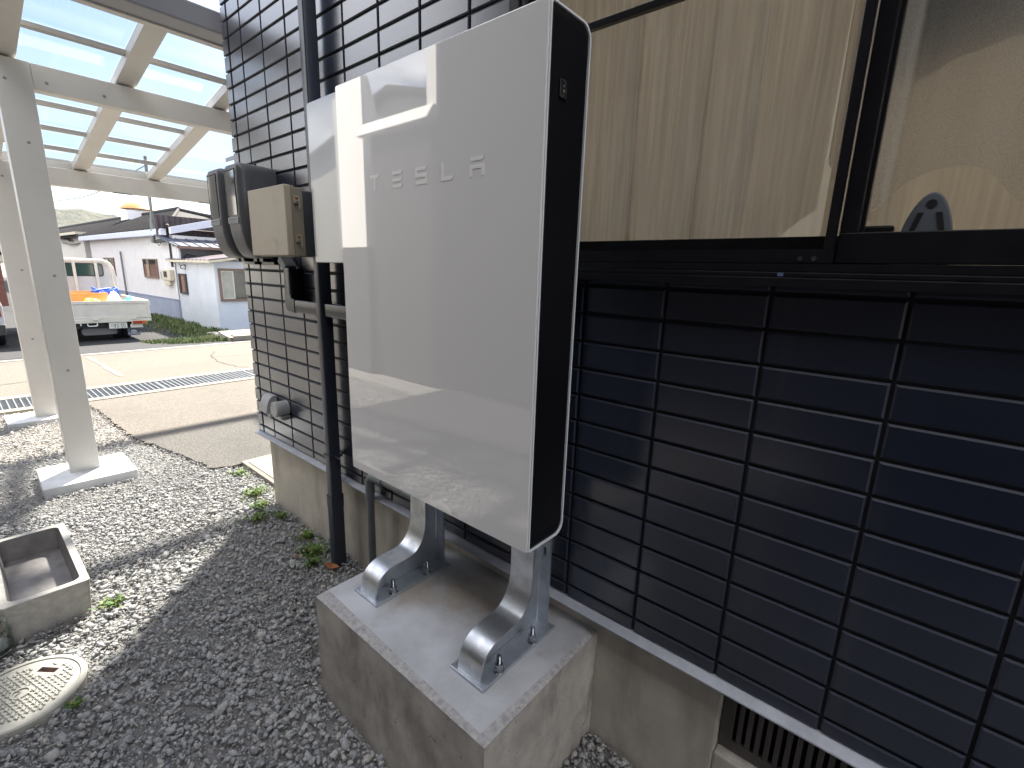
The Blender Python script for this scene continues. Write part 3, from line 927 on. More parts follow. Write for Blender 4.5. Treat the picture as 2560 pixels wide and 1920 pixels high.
# raised wordmark on the cover
lt = None
def letter():
    global lt
    if lt is not None: lt.build("letter", M['letter'], cover)
    lt = MB()
def bar(poly): lt.prism(poly, 'y', -.0010, .0002)
zb, zt, th = .8565, .897, .0085
def lx(c, pts): return [(c + a, b) for a, b in pts]
hw = .0225
swoosh = lambda z: [(-hw, z), (-hw + .004, z - th * .85), (-hw + .009, z - th), (hw - .009, z - th), (hw - .004, z - th * .85), (hw, z)]
letter()
bar(lx(-.1955, swoosh(zt))); bar(lx(-.1955, [(-.0035, zt - th), (-.0042, zb), (.0035, zb), (.0042, zt - th)]))
letter()
for z in (zt, zt - .0165, zb + th): bar(lx(-.0945, swoosh(z)))
c0 = .002
letter()
bar(lx(c0, [(-hw, zt), (-hw, zt - th), (hw - .006, zt - th), (hw, zt)]))
bar(lx(c0, [(-hw, zt - th), (-hw, zt - .0245), (-hw + .007, zt - .0245), (-hw + .007, zt - th)]))
bar(lx(c0, [(-hw + .007, zt - .0165), (-hw + .007, zt - .0245), (hw, zt - .0245), (hw, zt - .0165)]))
bar(lx(c0, [(hw - .007, zt - .0245), (hw - .007, zb + th), (hw, zb + th), (hw, zt - .0245)]))
bar(lx(c0, [(-hw, zb), (-hw + .005, zb + th), (hw, zb + th), (hw, zb)]))
c0 = .097
letter()
bar(lx(c0, [(-.021, zt), (-.021, zb), (-.0125, zb), (-.0125, zt)]))
bar(lx(c0, [(-.0125, zb), (-.0125, zb + th), (.0215, zb + th), (.019, zb + .004), (.013, zb)]))
c0 = .1945
letter()
bar(lx(c0, swoosh(zt)))
bar(lx(c0, [(-hw, zt - .0165), (-hw, zb), (-hw + .008, zb), (-hw + .008, zt - .0165)]))
bar(lx(c0, [(hw - .008, zt - .0165), (hw - .008, zb), (hw, zb), (hw, zt - .0165)]))
bar(lx(c0, [(-hw + .008, zt - .0165), (-hw + .008, zt - .0245), (hw - .008, zt - .0245), (hw - .008, zt - .0165)]))
letter()
# ------------------------------------------------------------------ white box behind the cabinet
gw = thing("inverter_box", "flat white box on the tiled wall, half hidden behind the tall battery cabinet", "electrical box", (-.65, .305, .67))
b = MB(); b.prism([(x, z) for x, z in rrect(-.852, -.44, .668, 1.232, .010, 5)], 'y', .160, .170)
b.build("cover", M['gateway'], gw, bevel=.003)
b = MB(); b.prism([(x, z) for x, z in rrect(-.850, -.442, .670, 1.230, .010, 5)], 'y', .1715, .304)
b.build("body", M['gateway'], gw, bevel=.002)
b = MB(); b.tube(curve_path([(-.70, .25, .67), (-.70, .25, .60), (-.68, .25, .54), (-.62, .252, .50), (-.5, .255, .48)], 6), .013, 10)
b.build("cable", M['duct'], gw, smooth=True)

# ------------------------------------------------------------------ two electricity meters
def meter(x0, x1, label, worn=False):
    t = thing("electricity_meter", label, "electricity meter", ((x0 + x1) / 2, .305, .68), "grey electricity meters on the tiled wall")
    zt = 1.103
    prof = curve_path([(.150, zt), (.134, zt - .012), (.130, zt - .05), (.130, .95), (.130, .86), (.137, .79), (.155, .73), (.178, .695), (.205, .684)], 6)
    side = prof + [(.262, .684), (.262, zt)]
    n, r = len(side), .034
    v, f = [], []
    lv = []
    for k in range(7):
        a = PI / 2 * k / 6
        lv.append((x0 + r - r * math.cos(a), r - r * math.sin(a)))
    lv2 = [(x1 + x0 - x, o) for x, o in lv[::-1]]
    cy, cz = .21, .89
    for (x, o) in lv + lv2:
        for (y, z) in side:
            # pull the outline inwards where the shell rounds over
            yy = y + (o if y < .25 else 0) * (1 if y < .16 else .6)
            zz = z + (-o if z > zt - .03 else (o * .6 if z < .76 else 0))
            v.append((x, min(yy, .262), zz))
    L_ = len(lv) * 2
    for a in range(L_ - 1):
        for k in range(n):
            j = (k + 1) % n
            f.append((a * n + k, (a + 1) * n + k, (a + 1) * n + j, a * n + j))
    f.append(tuple(range(n))); f.append(tuple(range((L_ - 1) * n, L_ * n)))
    b = MB(); b.add(v, f); b.build("cover", M['meter'], t, smooth=True, angle=55)
    b = MB(); b.prism([(x, z) for x, z in rrect(x0 + .004, x1 - .004, .690, zt - .004, .02, 4)], 'y', .2625, .304)
    b.build("back_case", M['meter'], t, smooth=True)
    b = MB(); b.box(x0 + .02, x1 - .02, .268, .303, .655, .690); b.build("terminal_block", M['duct'], t, bevel=.002)
    for xt in (x0 + .03, x1 - .08):
        b = MB(); b.box(xt, xt + .04, .225, .262, .668, .686); b.build("cover_latch", M['duct'], t, bevel=.002)
    wa, wb = x0 + .037, x1 - .037
    b = MB(); b.box(wa, wb, .1288, .1325, .872, 1.072)
    b.box(wa - .006, wa - .001, .1265, .131, .866, 1.078); b.box(wa - .001, wb, .1265, .131, 1.0725, 1.078)
    b.build("window_frame", M['duct'], t, bevel=.001)
    b = MB(); b.box(wa + .004, wb - .001, .1262, .1286, .876, 1.069)
    b.build("window_glass", M['meterglass'], t)
    b = MB(); b.box(wa - .008, wb + .002, .1262, .1298, .838, .867)
    st = b.build("sticker", M['sticker'], t, bevel=.001)
    b = MB()
    for z, n_ in ((.856, 5), (.847, 9)):
        for k in range(n_):
            b.box(wa + .004 + k * (wb - wa - .012) / n_, wa + .004 + (k + .62) * (wb - wa - .012) / n_, .1258, .1261, z - .003, z + (.003 if n_ == 5 else 0))
    b.build("print", M['ink'], st)
    b = MB(); b.lathe([(.006, 0), (.006, .012)], ((x0 + x1) / 2 + .05, .225, zt - .001), 'z', 12)
    b.build("seal_screw", M['duct'], t)


M['meterglass'] = mat("meter_glass", (.06, .058, .055), rough=.06, coat=1.0)
meter(-1.630, -1.450, "dark grey electricity meter with a sloping front, directly behind the beige box")
meter(-1.858, -1.678, "dark grey electricity meter nearest the house corner, farther of the pair")

# ------------------------------------------------------------------ beige switch box
bx = thing("switch_box", "weathered beige plastic box with two hinge clips, in front of the grey meters", "switch box", (-1.12, .305, .69))
b = MB(); b.prism([(x, z) for x, z in rrect(-1.287, -.947, .692, .958, .006, 4)], 'y', .100, .126)
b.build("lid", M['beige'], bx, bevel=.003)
b = MB(); b.prism([(x, z) for x, z in rrect(-1.283, -.951, .688, .957, .006, 4)], 'y', .1275, .140)
b.prism([(x, z) for x, z in rrect(-1.279, -.955, .690, .954, .006, 4)], 'y', .140, .176)
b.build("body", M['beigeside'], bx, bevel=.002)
for z in (.905, .760):
    b = MB()
    b.box(-.950, -.944, .134, .156, z - .014, z + .014); b.box(-.944, -.940, .134, .139, z - .014, z + .014)
    b.box(-.944, -.940, .151, .156, z - .034, z + .014); b.box(-.944, -.939, .139, .151, z + .008, z + .014); b.box(-.944, -.939, .139, .151, z - .006, z - .001)
    cl = b.build("hinge_clip", M['beige'], bx, bevel=.0012)
    b = MB(); b.box(-.9435, -.942, .139, .151, z - .001, z + .008); b.build("clip_pin", M['orange'], cl)
b = MB(); b.box(-1.25, -.985, .177, .303, .695, .950)
b.build("mounting_block", M['meter'], bx, bevel=.006)

# black cable duct running from under the meters to behind the cabinet
dt = thing("cable_duct", "black duct bending from under the meters and running right along the tiles", "cable duct", (-1.29, .27, .44))
b = MB()
b.obox((-1.330, .268, .662), (.030, 0, -.024), (0, .028, 0), (.011, 0, .014))
b.build("slanted_piece", M['conduit'], dt, bevel=.004)
b = MB(); b.prism(rrect(-1.318, -1.256, .240, .304, .006, 3), 'z', .475, .642); b.build("upright_piece", M['duct'], dt, smooth=True)
b = MB()
el = [(-1.320, .52), (-1.320, .478), (-1.312, .456), (-1.298, .443), (-1.27, .440), (-1.225, .440), (-1.225, .503), (-1.246, .503), (-1.254, .511), (-1.254, .52)]
b.prism(el, 'y', .2385, .3045); b.build("elbow", M['duct'], dt, bevel=.004)
b = MB(); b.prism([(y, z) for y, z in rrect(.241, .3035, .4415, .5015, .008, 4)], 'x', -1.226, -.30); b.build("level_piece", M['duct'], dt, smooth=True)

# grey air outlet near the corner
vh = thing("air_outlet", "pale grey hooded outlet with a round cap low on the tiled corner", "wall outlet", (-1.6, .305, -.1))
b = MB()
hp = curve_path([(.300, -.052), (.280, -.053), (.264, -.066), (.251, -.095), (.243, -.138)], 5)
b.strip(hp, -.004, 'x', -1.735, -1.645)
for xx in (-1.735, -1.649): b.prism(hp + [(.300, -.140)], 'x', xx, xx + .004)
b.build("hood", M['hood'], vh, smooth=True, angle=40)
b = MB(); b.lathe([(.018, 0), (.02, .010), (.018, .014)], (-1.650, .252, -.152), 'y', 18); b.box(-1.73, -1.66, .255, .30, -.152, -.145)
b.build("drip_lip", M['hood'], vh, smooth=True)
b = MB(); b.box(-1.728, -1.652, .245, .292, -.142, -.134); b.build("rusty_flap", M['orange'], vh)
b = MB(); b.lathe([(.040, .232), (.042, .235), (.042, .256), (.0405, .258), (.0405, .302)], (-1.535, 0, -.094), 'y', 36)
b.build("round_cap", M['hood'], vh, smooth=True, angle=40)
b = MB(); b.box(-1.535, -1.495, .26, .303, -.152, -.128); b.build("foot_piece", M['conduit'], vh, bevel=.004)
b = MB(); b.lathe([(.004, 0), (.004, .002)], (-1.562, .2305, -.074), 'y', 8); b.build("screw_head", M['conduit'], vh)

# grey conduit dropping into the ground beside the pedestal
cp = thing("conduit_pipe", "grey plastic conduit dropping from behind the cabinet to the gravel", "conduit", (-.705, .27, G))
b = MB()
b.tube([(-.705, .268, -.80), (-.705, .268, -.32)], .0165, 16)
b.build("pipe", M['conduit'], cp, smooth=True, angle=60)
b = MB()
b.tube(curve_path([(-.705, .268, -.325), (-.705, .268, -.262), (-.699, .268, -.238), (-.682, .268, -.221), (-.655, .268, -.215), (-.60, .268, -.215)], 5), .0205, 16)
b.build("elbow", M['conduit'], cp, smooth=True, angle=60)
b = MB(); b.tube([(-.61, .268, -.215), (-.40, .268, -.213), (-.24, .262, -.19), (-.10, .24, -.10), (-.06, .22, .02)], .0165, 16)
b.build("branch", M['conduit'], cp, smooth=True, angle=60)

# ------------------------------------------------------------------ carport
cpz = lambda x: 1.745 + .172 * (x + 3.09)
car = thing("carport", "cream aluminium carport with tinted see-through roof panels beside the house", "carport", (-4, 1, G))
YA, YB = -.455, 4.6
for (xa, xb, zb_) in ((-3.20, -3.088, -.73), (-5.01, -4.905, -.75)):
    zt_ = cpz(xb) - .012
    b = MB(); b.box(xa, xb, -.452, -.300, zb_, zt_)
    p_ = b.build("post", M['post'], car, bevel=.004)
    for (y, z, x) in [(-.385 - .03 * math.sin(z * 9), z, xb) for z in (1.62, 1.30, -.04, .55)] + [(-.24, zt_ - .09, xb - .004), (.02, zt_ - .09, xb - .004)]:
        b = MB(); b.lathe([(.0085, .0), (.007, .004), (0, .0045)], (x, y, z), 'x', 10, cap=False)
        b.build("screw_head", M['gutter'], p_, smooth=True)
b = MB(); b.box(-3.19, -3.094, -.2995, YB, 1.597, 1.733); b.build("beam", M['post'], car, bevel=.004)
b = MB(); b.box(-5.00, -4.90, -.2995, YB, 1.275, 1.420); b.build("beam", M['post'], car, bevel=.004)
for y in (.35, 1.05):
    b = MB(); b.box(-4.95, -4.91, y, y + .14, 1.268, 1.2745); b.build("beam_clip", M['gutter'], car)
sl = Vector((1, 0, .172)).normalized(); up = Vector((-.172, 0, 1)).normalized()
def slab(mb, xa, xb, ya, yb, dz0, dz1):
    za, zb2 = cpz(xa), cpz(xb)
    mb.prism([(xa, za + dz0), (xb, zb2 + dz0), (xb, zb2 + dz1), (xa, za + dz1)], 'y', ya, yb)
RY = [-.455, .09, .635, 2.26, 2.81, 3.36, 3.905, 4.45]
for y in RY:
    b = MB(); slab(b, -4.98, -2.36, y, y + .105, .002, .062); b.build("rafter", M['post'], car, bevel=.002)
for xx in (-4.61, -4.20, -3.77, -2.82):
    b = MB(); slab(b, xx - .016, xx + .016, -.45, .74, .036, .0595); b.build("crossbar", M['gutter2'], car)
for ya, yb in zip(RY[:-1], RY[1:]):
    b = MB(); slab(b, -4.97, -2.36, ya + .106, yb - .001, .0625, .0660); b.build("roof_panel", M['poly'], car)
b = MB(); slab(b, -2.359, -2.325, YA, YB, -.012, .085); b.build("edge_trim", M['post'], car)
b = MB(); b.prism([(-2.324, 1.872), (-2.21, 1.887), (-2.195, 1.99), (-2.324, 1.985)], 'y', YA, YB); b.build("gutter", M['gutter'], car, bevel=.008)
b = MB(); slab(b, -5.03, -4.982, YA, YB, -.02, .085); b.build("edge_trim", M['post'], car)
# footings carry the posts
b = MB(); b.prism([(-3.335, -.595), (-2.885, -.605), (-2.875, -.140), (-3.325, -.135)], 'z', -.86, -.722)
tag(b.build("post_footing", M['footing'], bevel=.006), "white concrete slab under the nearer carport post", "footing", "white slabs under the carport posts")
b = MB(); b.prism([(-5.16, -.64), (-4.79, -.635), (-4.77, -.20), (-5.15, -.20)], 'z', -.86, -.744)
tag(b.build("post_footing", M['footing'], bevel=.006), "white concrete slab under the carport post farther off, beside the drain", "footing", "white slabs under the carport posts")

# ------------------------------------------------------------------ things on the gravel
sk = thing("concrete_sink", "shallow pale concrete sink lying on the gravel at the left", "sink", (-1.7, -.72, G))
b = MB()
ou, inn = rrect(-2.06, -1.402, -.858, -.598, .016, 5), rrect(-2.03, -1.432, -.832, -.624, .03, 5)
zt, z0, zin = -.617, -.80, -.722
n = len(ou)
v = [(x, y, z0) for x, y in rrect(-2.05, -1.418, -.846, -.612, .016, 5)] + [(x, y, zt) for x, y in ou] + [(x, y, zt) for x, y in inn]
ff = []
for k in range(n):
    j = (k + 1) % n
    ff += [(k, j, n + j, n + k), (n + k, n + j, 2 * n + j, 2 * n + k)]
b.add(v, ff); b.build("outer_wall", M['sink'], sk, smooth=True, angle=35, bevel=.003)
b = MB()
v = [(x, y, zt) for x, y in inn] + [(x, y, zin) for x, y in rrect(-2.018, -1.444, -.822, -.634, .03, 5)]
b.add(v, [(k, (k + 1) % n, n + (k + 1) % n, n + k) for k in range(n)] + [tuple(range(n, 2 * n))])
b.build("bowl", M['sinkin'], sk, smooth=True, angle=50)

mh = thing("manhole_cover", "round concrete lid with raised diamond pattern and a finger slot, set in gravel", "manhole lid", (-1.08, -.86, G))
cx, cy, R_ = -1.060, -.845, .146
U1, U2 = Vector((.77, .638, 0)), Vector((-.638, .77, 0))
LP = lambda u, v, z: (cx + U1.x * u + U2.x * v, cy + U1.y * u + U2.y * v, z)
b = MB()
b.lathe([(R_ + .021, -.05), (R_ + .021, .010), (R_ + .016, .014), (R_ + .004, .014), (R_ + .002, .006)], (cx, cy, G), 'z', 72, cap=False)
b.build("rim", M['lid'], mh, smooth=True, angle=30)
# lid top with the finger slot cut through
b = MB()
su, sv, shu, shv = -.005, .098, .0315, .0105
st = .0053
nn = int(2 * R_ / st) + 2
idx = {}
for i in range(nn):
    for j in range(nn):
        u, v = -R_ + i * st + st / 2, -R_ + j * st + st / 2
        if math.hypot(u, v) > R_ - .003 or (abs(u - su) < shu and abs(v - sv) < shv): continue
        q4 = []
        for (di, dj) in ((0, 0), (1, 0), (1, 1), (0, 1)):
            kk = (i + di, j + dj)
            if kk not in idx:
                idx[kk] = len(b.v)
                b.v.append(LP(-R_ + kk[0] * st, -R_ + kk[1] * st, G + .010))
            q4.append(idx[kk])
        b.f.append(tuple(q4)); b.m.append(0)
b.lathe([(R_ - .010, .0102), (R_ + .001, .0102), (R_ + .001, -.03)], (cx, cy, G), 'z', 72, cap=False)
b.build("lid", M['lid'], mh, recalc=False)
b = MB()
for (du, dv, hu, hv) in ((-.034, 0, .002, .0135), (.034, 0, .002, .0135), (0, -.0135, .036, .0015), (0, .0135, .036, .0015)):
    b.obox(LP(su + du, sv + dv, G - .018), U1 * hu, U2 * hv, (0, 0, .0275))
b.obox(LP(su, sv, G - .048), U1 * .034, U2 * .013, (0, 0, .002)); b.build("slot_lining", M['clay'], mh)
b = MB()                                                  # slanted ribs of the tread
u1, u2 = Vector((.96, .28, 0)), Vector((-.28, .96, 0))
for i in range(-8, 9):
    for j in range(-12, 13):
        p_ = Vector((cx, cy, 0)) + u1 * (i * .021 + (j % 2) * .0105) + u2 * (j * .0125)
        dd = p_ - Vector((cx, cy, 0)); uu, vv_ = dd.dot(U1), dd.dot(U2)
        if dd.length > R_ - .018 or (abs(uu - su) < .047 and abs(vv_ - sv) < .024) or dd.length < .028: continue
        b.obox((p_.x, p_.y, G + .0115), u1 * .0088, u2 * .0019, (0, 0, .0030))
        if j % 2 == 0:
            b.obox((p_.x, p_.y, G + .0112), (.0015, 0, 0), (0, .0070, 0), (0, 0, .0027))
b.build("tread", M['lid'], mh)
b = MB()
b.lathe([(.020, .0115), (.020, .0142), (.026, .0142), (.026, .0115)], (cx, cy, G), 'z', 32, cap=False)
b.tube([(cx - .016 + .004 * k, cy - .008 + .010 * math.sin(k * .8), G + .0125) for k in range(9)], .002, 6)
b.build("emblem", M['lid'], mh)

jr = thing("glass_jar", "clear glass jar standing on the gravel at the sink's near corner", "jar", (-1.375, -.880, G))
b = MB()
b.lathe([(.0, .004), (.040, .004), (.047, .012), (.050, .03), (.050, .085), (.046, .100), (.043, .108), (.045, .112), (.043, .116), (.045, .120), (.043, .124), (.044, .128),
         (.041, .128), (.040, .108), (.0465, .085), (.0465, .03), (.042, .010), (.0, .009)], (-1.375, -.884, G - .004), 'z', 40, cap=False)
b.build("glass", M['jar'], jr, smooth=True, angle=60)
b = MB(); b.lathe([(0, .010), (.040, .011), (.045, .022), (.045, .030), (0, .031)], (-1.375, -.884, G - .004), 'z', 32, cap=False)
b.build("dirty_water", M['jarwater'], jr, smooth=True)

# covered pit beside the foundation
b = MB(); b.box(-2.62, -2.0, .415, .64, -.80, G + .012)
pt = b.build("pit_cover", M['kerb'], bevel=.004); tag(pt, "square pinkish concrete pit cover beside the house corner", "pit cover")
b = MB(); b.box(-2.575, -2.03, .447, .61, G + .0125, G + .0165); b.build("lid", M['pitlid'], pt)


def leaf(name, label, loc, rz, ln, wd, curl, m, tilt=0):
    v, f = [], []
    N = 10
    for i in range(N + 1):
        t = i / N
        wv = wd * math.sin(PI * min(1, t * .96 + .03)) ** .8 * (1 - .25 * t)
        for s in (-1, 0, 1):
            v.append((ln * (t - .5), s * wv, curl * ((t - .5) ** 2 * 4) + .12 * wd * abs(s) + .0015 * math.sin(t * 11 + s)))
    for i in range(N):
        for j in range(2): f.append((i * 3 + j, i * 3 + 3 + j, i * 3 + 4 + j, i * 3 + 1 + j))
    b = MB(); b.add(v, f); b.tube([(-ln * .5 - ln * .18, 0, curl + .004), (-ln * .5, 0, curl)], .0012, 5)
    o = b.build(name, m, smooth=True)
    o.location = loc; o.rotation_euler = (tilt, .1, rz)
    return tag(o, label, "leaf", "dead leaves on the gravel")


leaf("dead_leaf", "large curled brown leaf leaning on the sink's near wall", (-1.50, -.862, G + .022), .30, .085, .017, .012, M['leaf'], .5)
leaf("dead_leaf", "small crumpled brown leaf by the sink, right of the large leaf", (-1.447, -.842, G + .014), 1.2, .035, .010, .010, M['leaf'], .4)
leaf("dead_leaf", "rust coloured leaf at the foot of the downpipe", (-.955, .205, G + .016), .5, .075, .022, .008, M['orange'])
leaf("dead_leaf", "small tan leaf alone on the shaded gravel left of the downpipe", (-1.16, .13, G + .012), 2.2, .042, .012, .006, M['leaf'])


def tuft(name, loc, n, h, spread, label, cat, group, mm, lw=.004):
    V, F, T = [], [], []
    for k in range(n):
        a = nrg.uniform(0, 2 * PI); rr = abs(nrg.normal(0, spread))
        bx_, by_ = rr * math.cos(a), rr * math.sin(a)
        az = nrg.uniform(0, 2 * PI); hh = h * nrg.uniform(.5, 1.2); ln = hh * nrg.uniform(.3, 1.1)
        d = np.array([math.cos(az), math.sin(az)]); s_ = np.array([-d[1], d[0]]) * lw * nrg.uniform(.7, 1.6)
        o = len(V)
        for q_, (ta, w_) in enumerate(((0, .5), (.45, 1), (.8, .8), (1, .05))):
            c_ = np.array([bx_, by_]) + d * ln * ta ** 1.4
            z_ = hh * (ta - .35 * ta * ta)
            V += [(c_[0] - s_[0] * w_, c_[1] - s_[1] * w_, z_), (c_[0] + s_[0] * w_, c_[1] + s_[1] * w_, z_)]
        tn = nrg.uniform(0, 1); T += [tn] * 8
        for q_ in range(3): F.append((o + 2 * q_, o + 2 * q_ + 1, o + 2 * q_ + 3, o + 2 * q_ + 2))
    me = numpy_mesh(name, np.array(V), np.array(F), mm, np.array(T))
    o = link(name, me); o.location = loc
    return tag(o, label, cat, group)


WG = "weeds growing through the gravel"
tuft("weed", (-1.145, .205, G), 130, .055, .036, "bright green weed clump just left of the downpipe foot", "weed", WG, M['weed'])
tuft("weed", (-1.06, .165, G), 60, .042, .022, "small weed sprig between the downpipe and the bright clump", "weed", WG, M['weed'])
tuft("weed", (-1.69, .165, G), 120, .040, .036, "low olive weed patch on the shadow edge, near the house corner", "weed", WG, M['weed'])
tuft("weed", (-1.62, .262, G), 60, .036, .02, "little weed sprig against the foundation", "weed", WG, M['weed'])
tuft("weed", (-2.03, .275, G), 170, .036, .050, "yellowish weed patch below the pit cover", "weed", WG, M['weed'])
tuft("weed", (-2.42, .33, G), 90, .028, .040, "thin moss-like weeds along the pit cover's front edge", "weed", WG, M['weed'])
tuft("weed", (-1.84, .235, G), 80, .033, .028, "weed clump beside the foundation's front corner", "weed", WG, M['weed'])
tuft("weed", (-1.31, .255, G), 70, .042, .022, "dark green weeds by the foundation, midway to the downpipe", "weed", WG, M['weed'])
tuft("weed", (-1.392, -.545, G), 80, .028, .022, "small green weed at the sink's far right corner", "weed", WG, M['weed'])
tuft("weed", (-.885, -.735, G), 60, .016, .013, "dry mossy weed on the rim of the round lid", "weed", WG, M['weed'])

# ------------------------------------------------------------------ crushed stone
def in_poly(px, py, poly):
    ins = np.zeros(len(px), bool)
    j = len(poly) - 1
    for i in range(len(poly)):
        xi, yi = poly[i]; xj, yj = poly[j]
        c_ = ((yi > py) != (yj > py)) & (px < (xj - xi) * (py - yi) / (yj - yi + 1e-12) + xi)
        ins ^= c_; j = i
    return ins


def stones(n, xr, yr, rmin, rmax, zoff, sink):
    x = nrg.uniform(*xr, n); y = nrg.uniform(*yr, n)
    ok = ~in_poly(x, y, [(a, b_ + .02) for a, b_ in edge] + [(-1.9, .5), (-1.9, 9), (-5.33, 9)])
    ok &= ~((x > px0 - .004) & (x < px1 + .004) & (y > py0 - .004))
    ok &= ~((x > -1.88) & (y > .322))
    ok &= ~((x > -2.06) & (x < -1.41) & (y > -.855) & (y < -.60))
    ok &= np.hypot(x - cx, y - cy) > R_ + .022
    ok &= ~((x > -3.34) & (x < -2.87) & (y > -.605) & (y < -.135))
    ok &= ~((x > -5.16) & (x < -4.77) & (y > -.64) & (y < -.20))
    ok &= ~((x > -2.63) & (y > .405))
    ok &= np.hypot(x + 1.375, y + .884) > .056
    x, y = x[ok], y[ok]; n = len(x)
    r_ = rmin + (rmax - rmin) * nrg.beta(1.05, 3.4, n)
    return x, y, r_, zoff + nrg.normal(0, .004, n) - sink * r_


ico = bmesh.new(); bmesh.ops.create_icosphere(ico, subdivisions=1, radius=1)
IV = np.array([v.co[:] for v in ico.verts]); IF = np.array([[v.index for v in f.verts] for f in ico.faces]); ico.free()
protos = []
for k in range(40):
    P = IV * nrg.uniform(.62, 1.22, (len(IV), 1)) + nrg.normal(0, .07, IV.shape)
    # a couple of planar breaks make the chips angular
    for _ in range(4):
        d = nrg.normal(0, 1, 3); d /= np.linalg.norm(d)
        h_ = P @ d; cut = nrg.uniform(.45, .75)
        P = P - np.outer(np.maximum(h_ - cut, 0), d)
    protos.append(P * np.array([1.15, .85, .52]))
protos = np.array(protos)
allp = []
for spec in ((34000, (-2.6, 1.5), (-1.5, .335), .004, .024, G - .004, .15), (46000, (-5.31, -1.7), (-1.6, .60), .0035, .015, G - .004, .15),
             (44000, (-2.8, 1.5), (-1.3, .335), .003, .0075, G - .006, .1), (6000, (-5.31, -3.3), (-2.6, -1.5), .007, .024, G - .004, .15),
             (420, (-5.2, 1.2), (-1.25, .335), .016, .034, G - .004, .05)):
    allp.append(stones(*spec))
sx_, sy_, sr, sz = (np.concatenate([a[k] for a in allp]) for k in range(4))
N = len(sx_)
pk = nrg.integers(0, 40, N)
yaw, t1, t2 = nrg.uniform(0, 2 * PI, N), nrg.normal(0, .38, N), nrg.normal(0, .38, N)
c1, s1, c2, s2, c3, s3 = np.cos(yaw), np.sin(yaw), np.cos(t1), np.sin(t1), np.cos(t2), np.sin(t2)
Rm = np.zeros((N, 3, 3))
Rm[:, 0] = np.stack([c1 * c3 - s1 * s2 * s3, -s1 * c2, c1 * s3 + s1 * s2 * c3], 1)
Rm[:, 1] = np.stack([s1 * c3 + c1 * s2 * s3, c1 * c2, s1 * s3 - c1 * s2 * c3], 1)
Rm[:, 2] = np.stack([-c2 * s3, s2, c2 * c3], 1)
PV = np.einsum('nij,nkj->nki', Rm, protos[pk] * sr[:, None, None]) + np.stack([sx_, sy_, sz], 1)[:, None, :]
K = len(IV)
FF = (IF[None] + (np.arange(N) * K)[:, None, None]).reshape(-1, 3)
tone = np.clip(nrg.beta(2.2, 2.4, N), 0, 1)
me = numpy_mesh("gravel", PV.reshape(-1, 3), FF, M['stone'], np.repeat(tone, K))
tag(link("gravel", me), "grey crushed stone spread over the ground along the house", "gravel", kind="stuff")

# ------------------------------------------------------------------ curtains and things behind the window
def drape(name, label, cat, x0, x1, zt, zbot, y, amp, waves, mm, nx_=220, nz_=40, phase=0, group=None, skew=0.0):
    v, f = [], []
    for i in range(nx_ + 1):
        s = i / nx_
        for j in range(nz_ + 1):
            t = j / nz_
            zb_ = zbot(s)
            z = zt + (zb_ - zt) * t
            ph = phase + 2 * PI * waves * (s + .05 * math.sin(s * 9 + 1)) 
            a_ = amp * (.55 + .45 * t) * (1 + .5 * math.sin(s * 17 + 2))
            yy = y + a_ * (math.sin(ph) + .35 * math.sin(2.3 * ph + 1.7 + t * .8))
            v.append((x0 + (x1 - x0) * s + skew * t * (s - .5) + 1.15 * a_ * math.cos(ph + .6), yy, z))
    for i in range(nx_):
        for j in range(nz_): f.append((i * (nz_ + 1) + j, (i + 1) * (nz_ + 1) + j, (i + 1) * (nz_ + 1) + j + 1, i * (nz_ + 1) + j + 1))
    b = MB(); b.add(v, f)
    return tag(b.build(name, mm, smooth=True, recalc=False, angle=180), label, cat, group)


drape("lace_curtain", "pale lace curtain hanging in soft folds behind the insect screen", "curtain", .02, .790, 2.1,
      lambda s: .735 if s < .93 else .735 + (s - .93) * .9, .425, .021, 6, M['lace'], skew=-.05)
drape("lace_curtain", "patterned lace curtain gathered up behind the right hand pane", "curtain", .83, 1.76, 2.1,
      lambda s: .758 + .095 * math.exp(-((s - .17) / .11) ** 2) + .02 * s, .385, .010, 9, M['lacep'])
drape("lace_curtain", "narrow lace end of a curtain crossing behind the window's centre bar", "curtain", .79, .90, 2.1,
      lambda s: .90 - .16 * s, .41, .008, 2, M['lace'], nx_=60)
drape("glow_sheet", "plain cream sheet added behind all the lace to spread light evenly", "curtain", -.28, 2.48, 2.28, lambda s: -.10, .62, .010, 11, M['creamsheet'], phase=.6)  # cream sheet added to spread an even glow behind the lace
drape("dimming_sheet", "grey brown sheet added behind the patterned lace to dim it, right of the centre bar", "curtain", .80, 1.80, 2.1, lambda s: .60, .54, .014, 6, M['drape'], phase=1.1)  # added sheet dims the glow behind the right pane
b = MB(); b.prism([(.845, 2.1), (.845, 1.0), (.90, 1.02), (.96, 1.055), (1.05, 1.075), (1.2, 1.10), (1.74, 1.16), (1.74, 2.1)], 'y', .452, .458)  # added dark navy sheet with a slanted lower edge
tag(b.build("navy_sheet", M['navy']), "dark navy sheet added behind the patterned lace at the upper right", "cloth")
seat = MB()
oc, oz = (.972, .345), .700
ov = [(oc[0] + .041 * math.cos(a) * (1 - .12 * math.sin(a)), oz + .110 * math.sin(a)) for a in [2 * PI * k / 48 for k in range(48)]]
seat.prism(ov, 'y', .342, .352)
so = seat.build("moulded_seat", M['greyseat'], bevel=.003); tag(so, "grey oval plastic seat back with a round hole and two slots on the sill", "seat")
b = MB(); b.lathe([(.0075, 0), (.0075, .001)], (.972, .3409, .790), 'y', 20); b.build("round_hole", M['darkgap'], so)
for s in (-1, 1):
    b = MB(); b.obox((.972 + s * .0165, .3414, .760), (.0042, 0, 0), (0, .0005, 0), (-s * .004, 0, .016)); b.build("slot", M['darkgap'], so)
b = MB(); b.box(.88, .926, .345, .375, .690, .757)
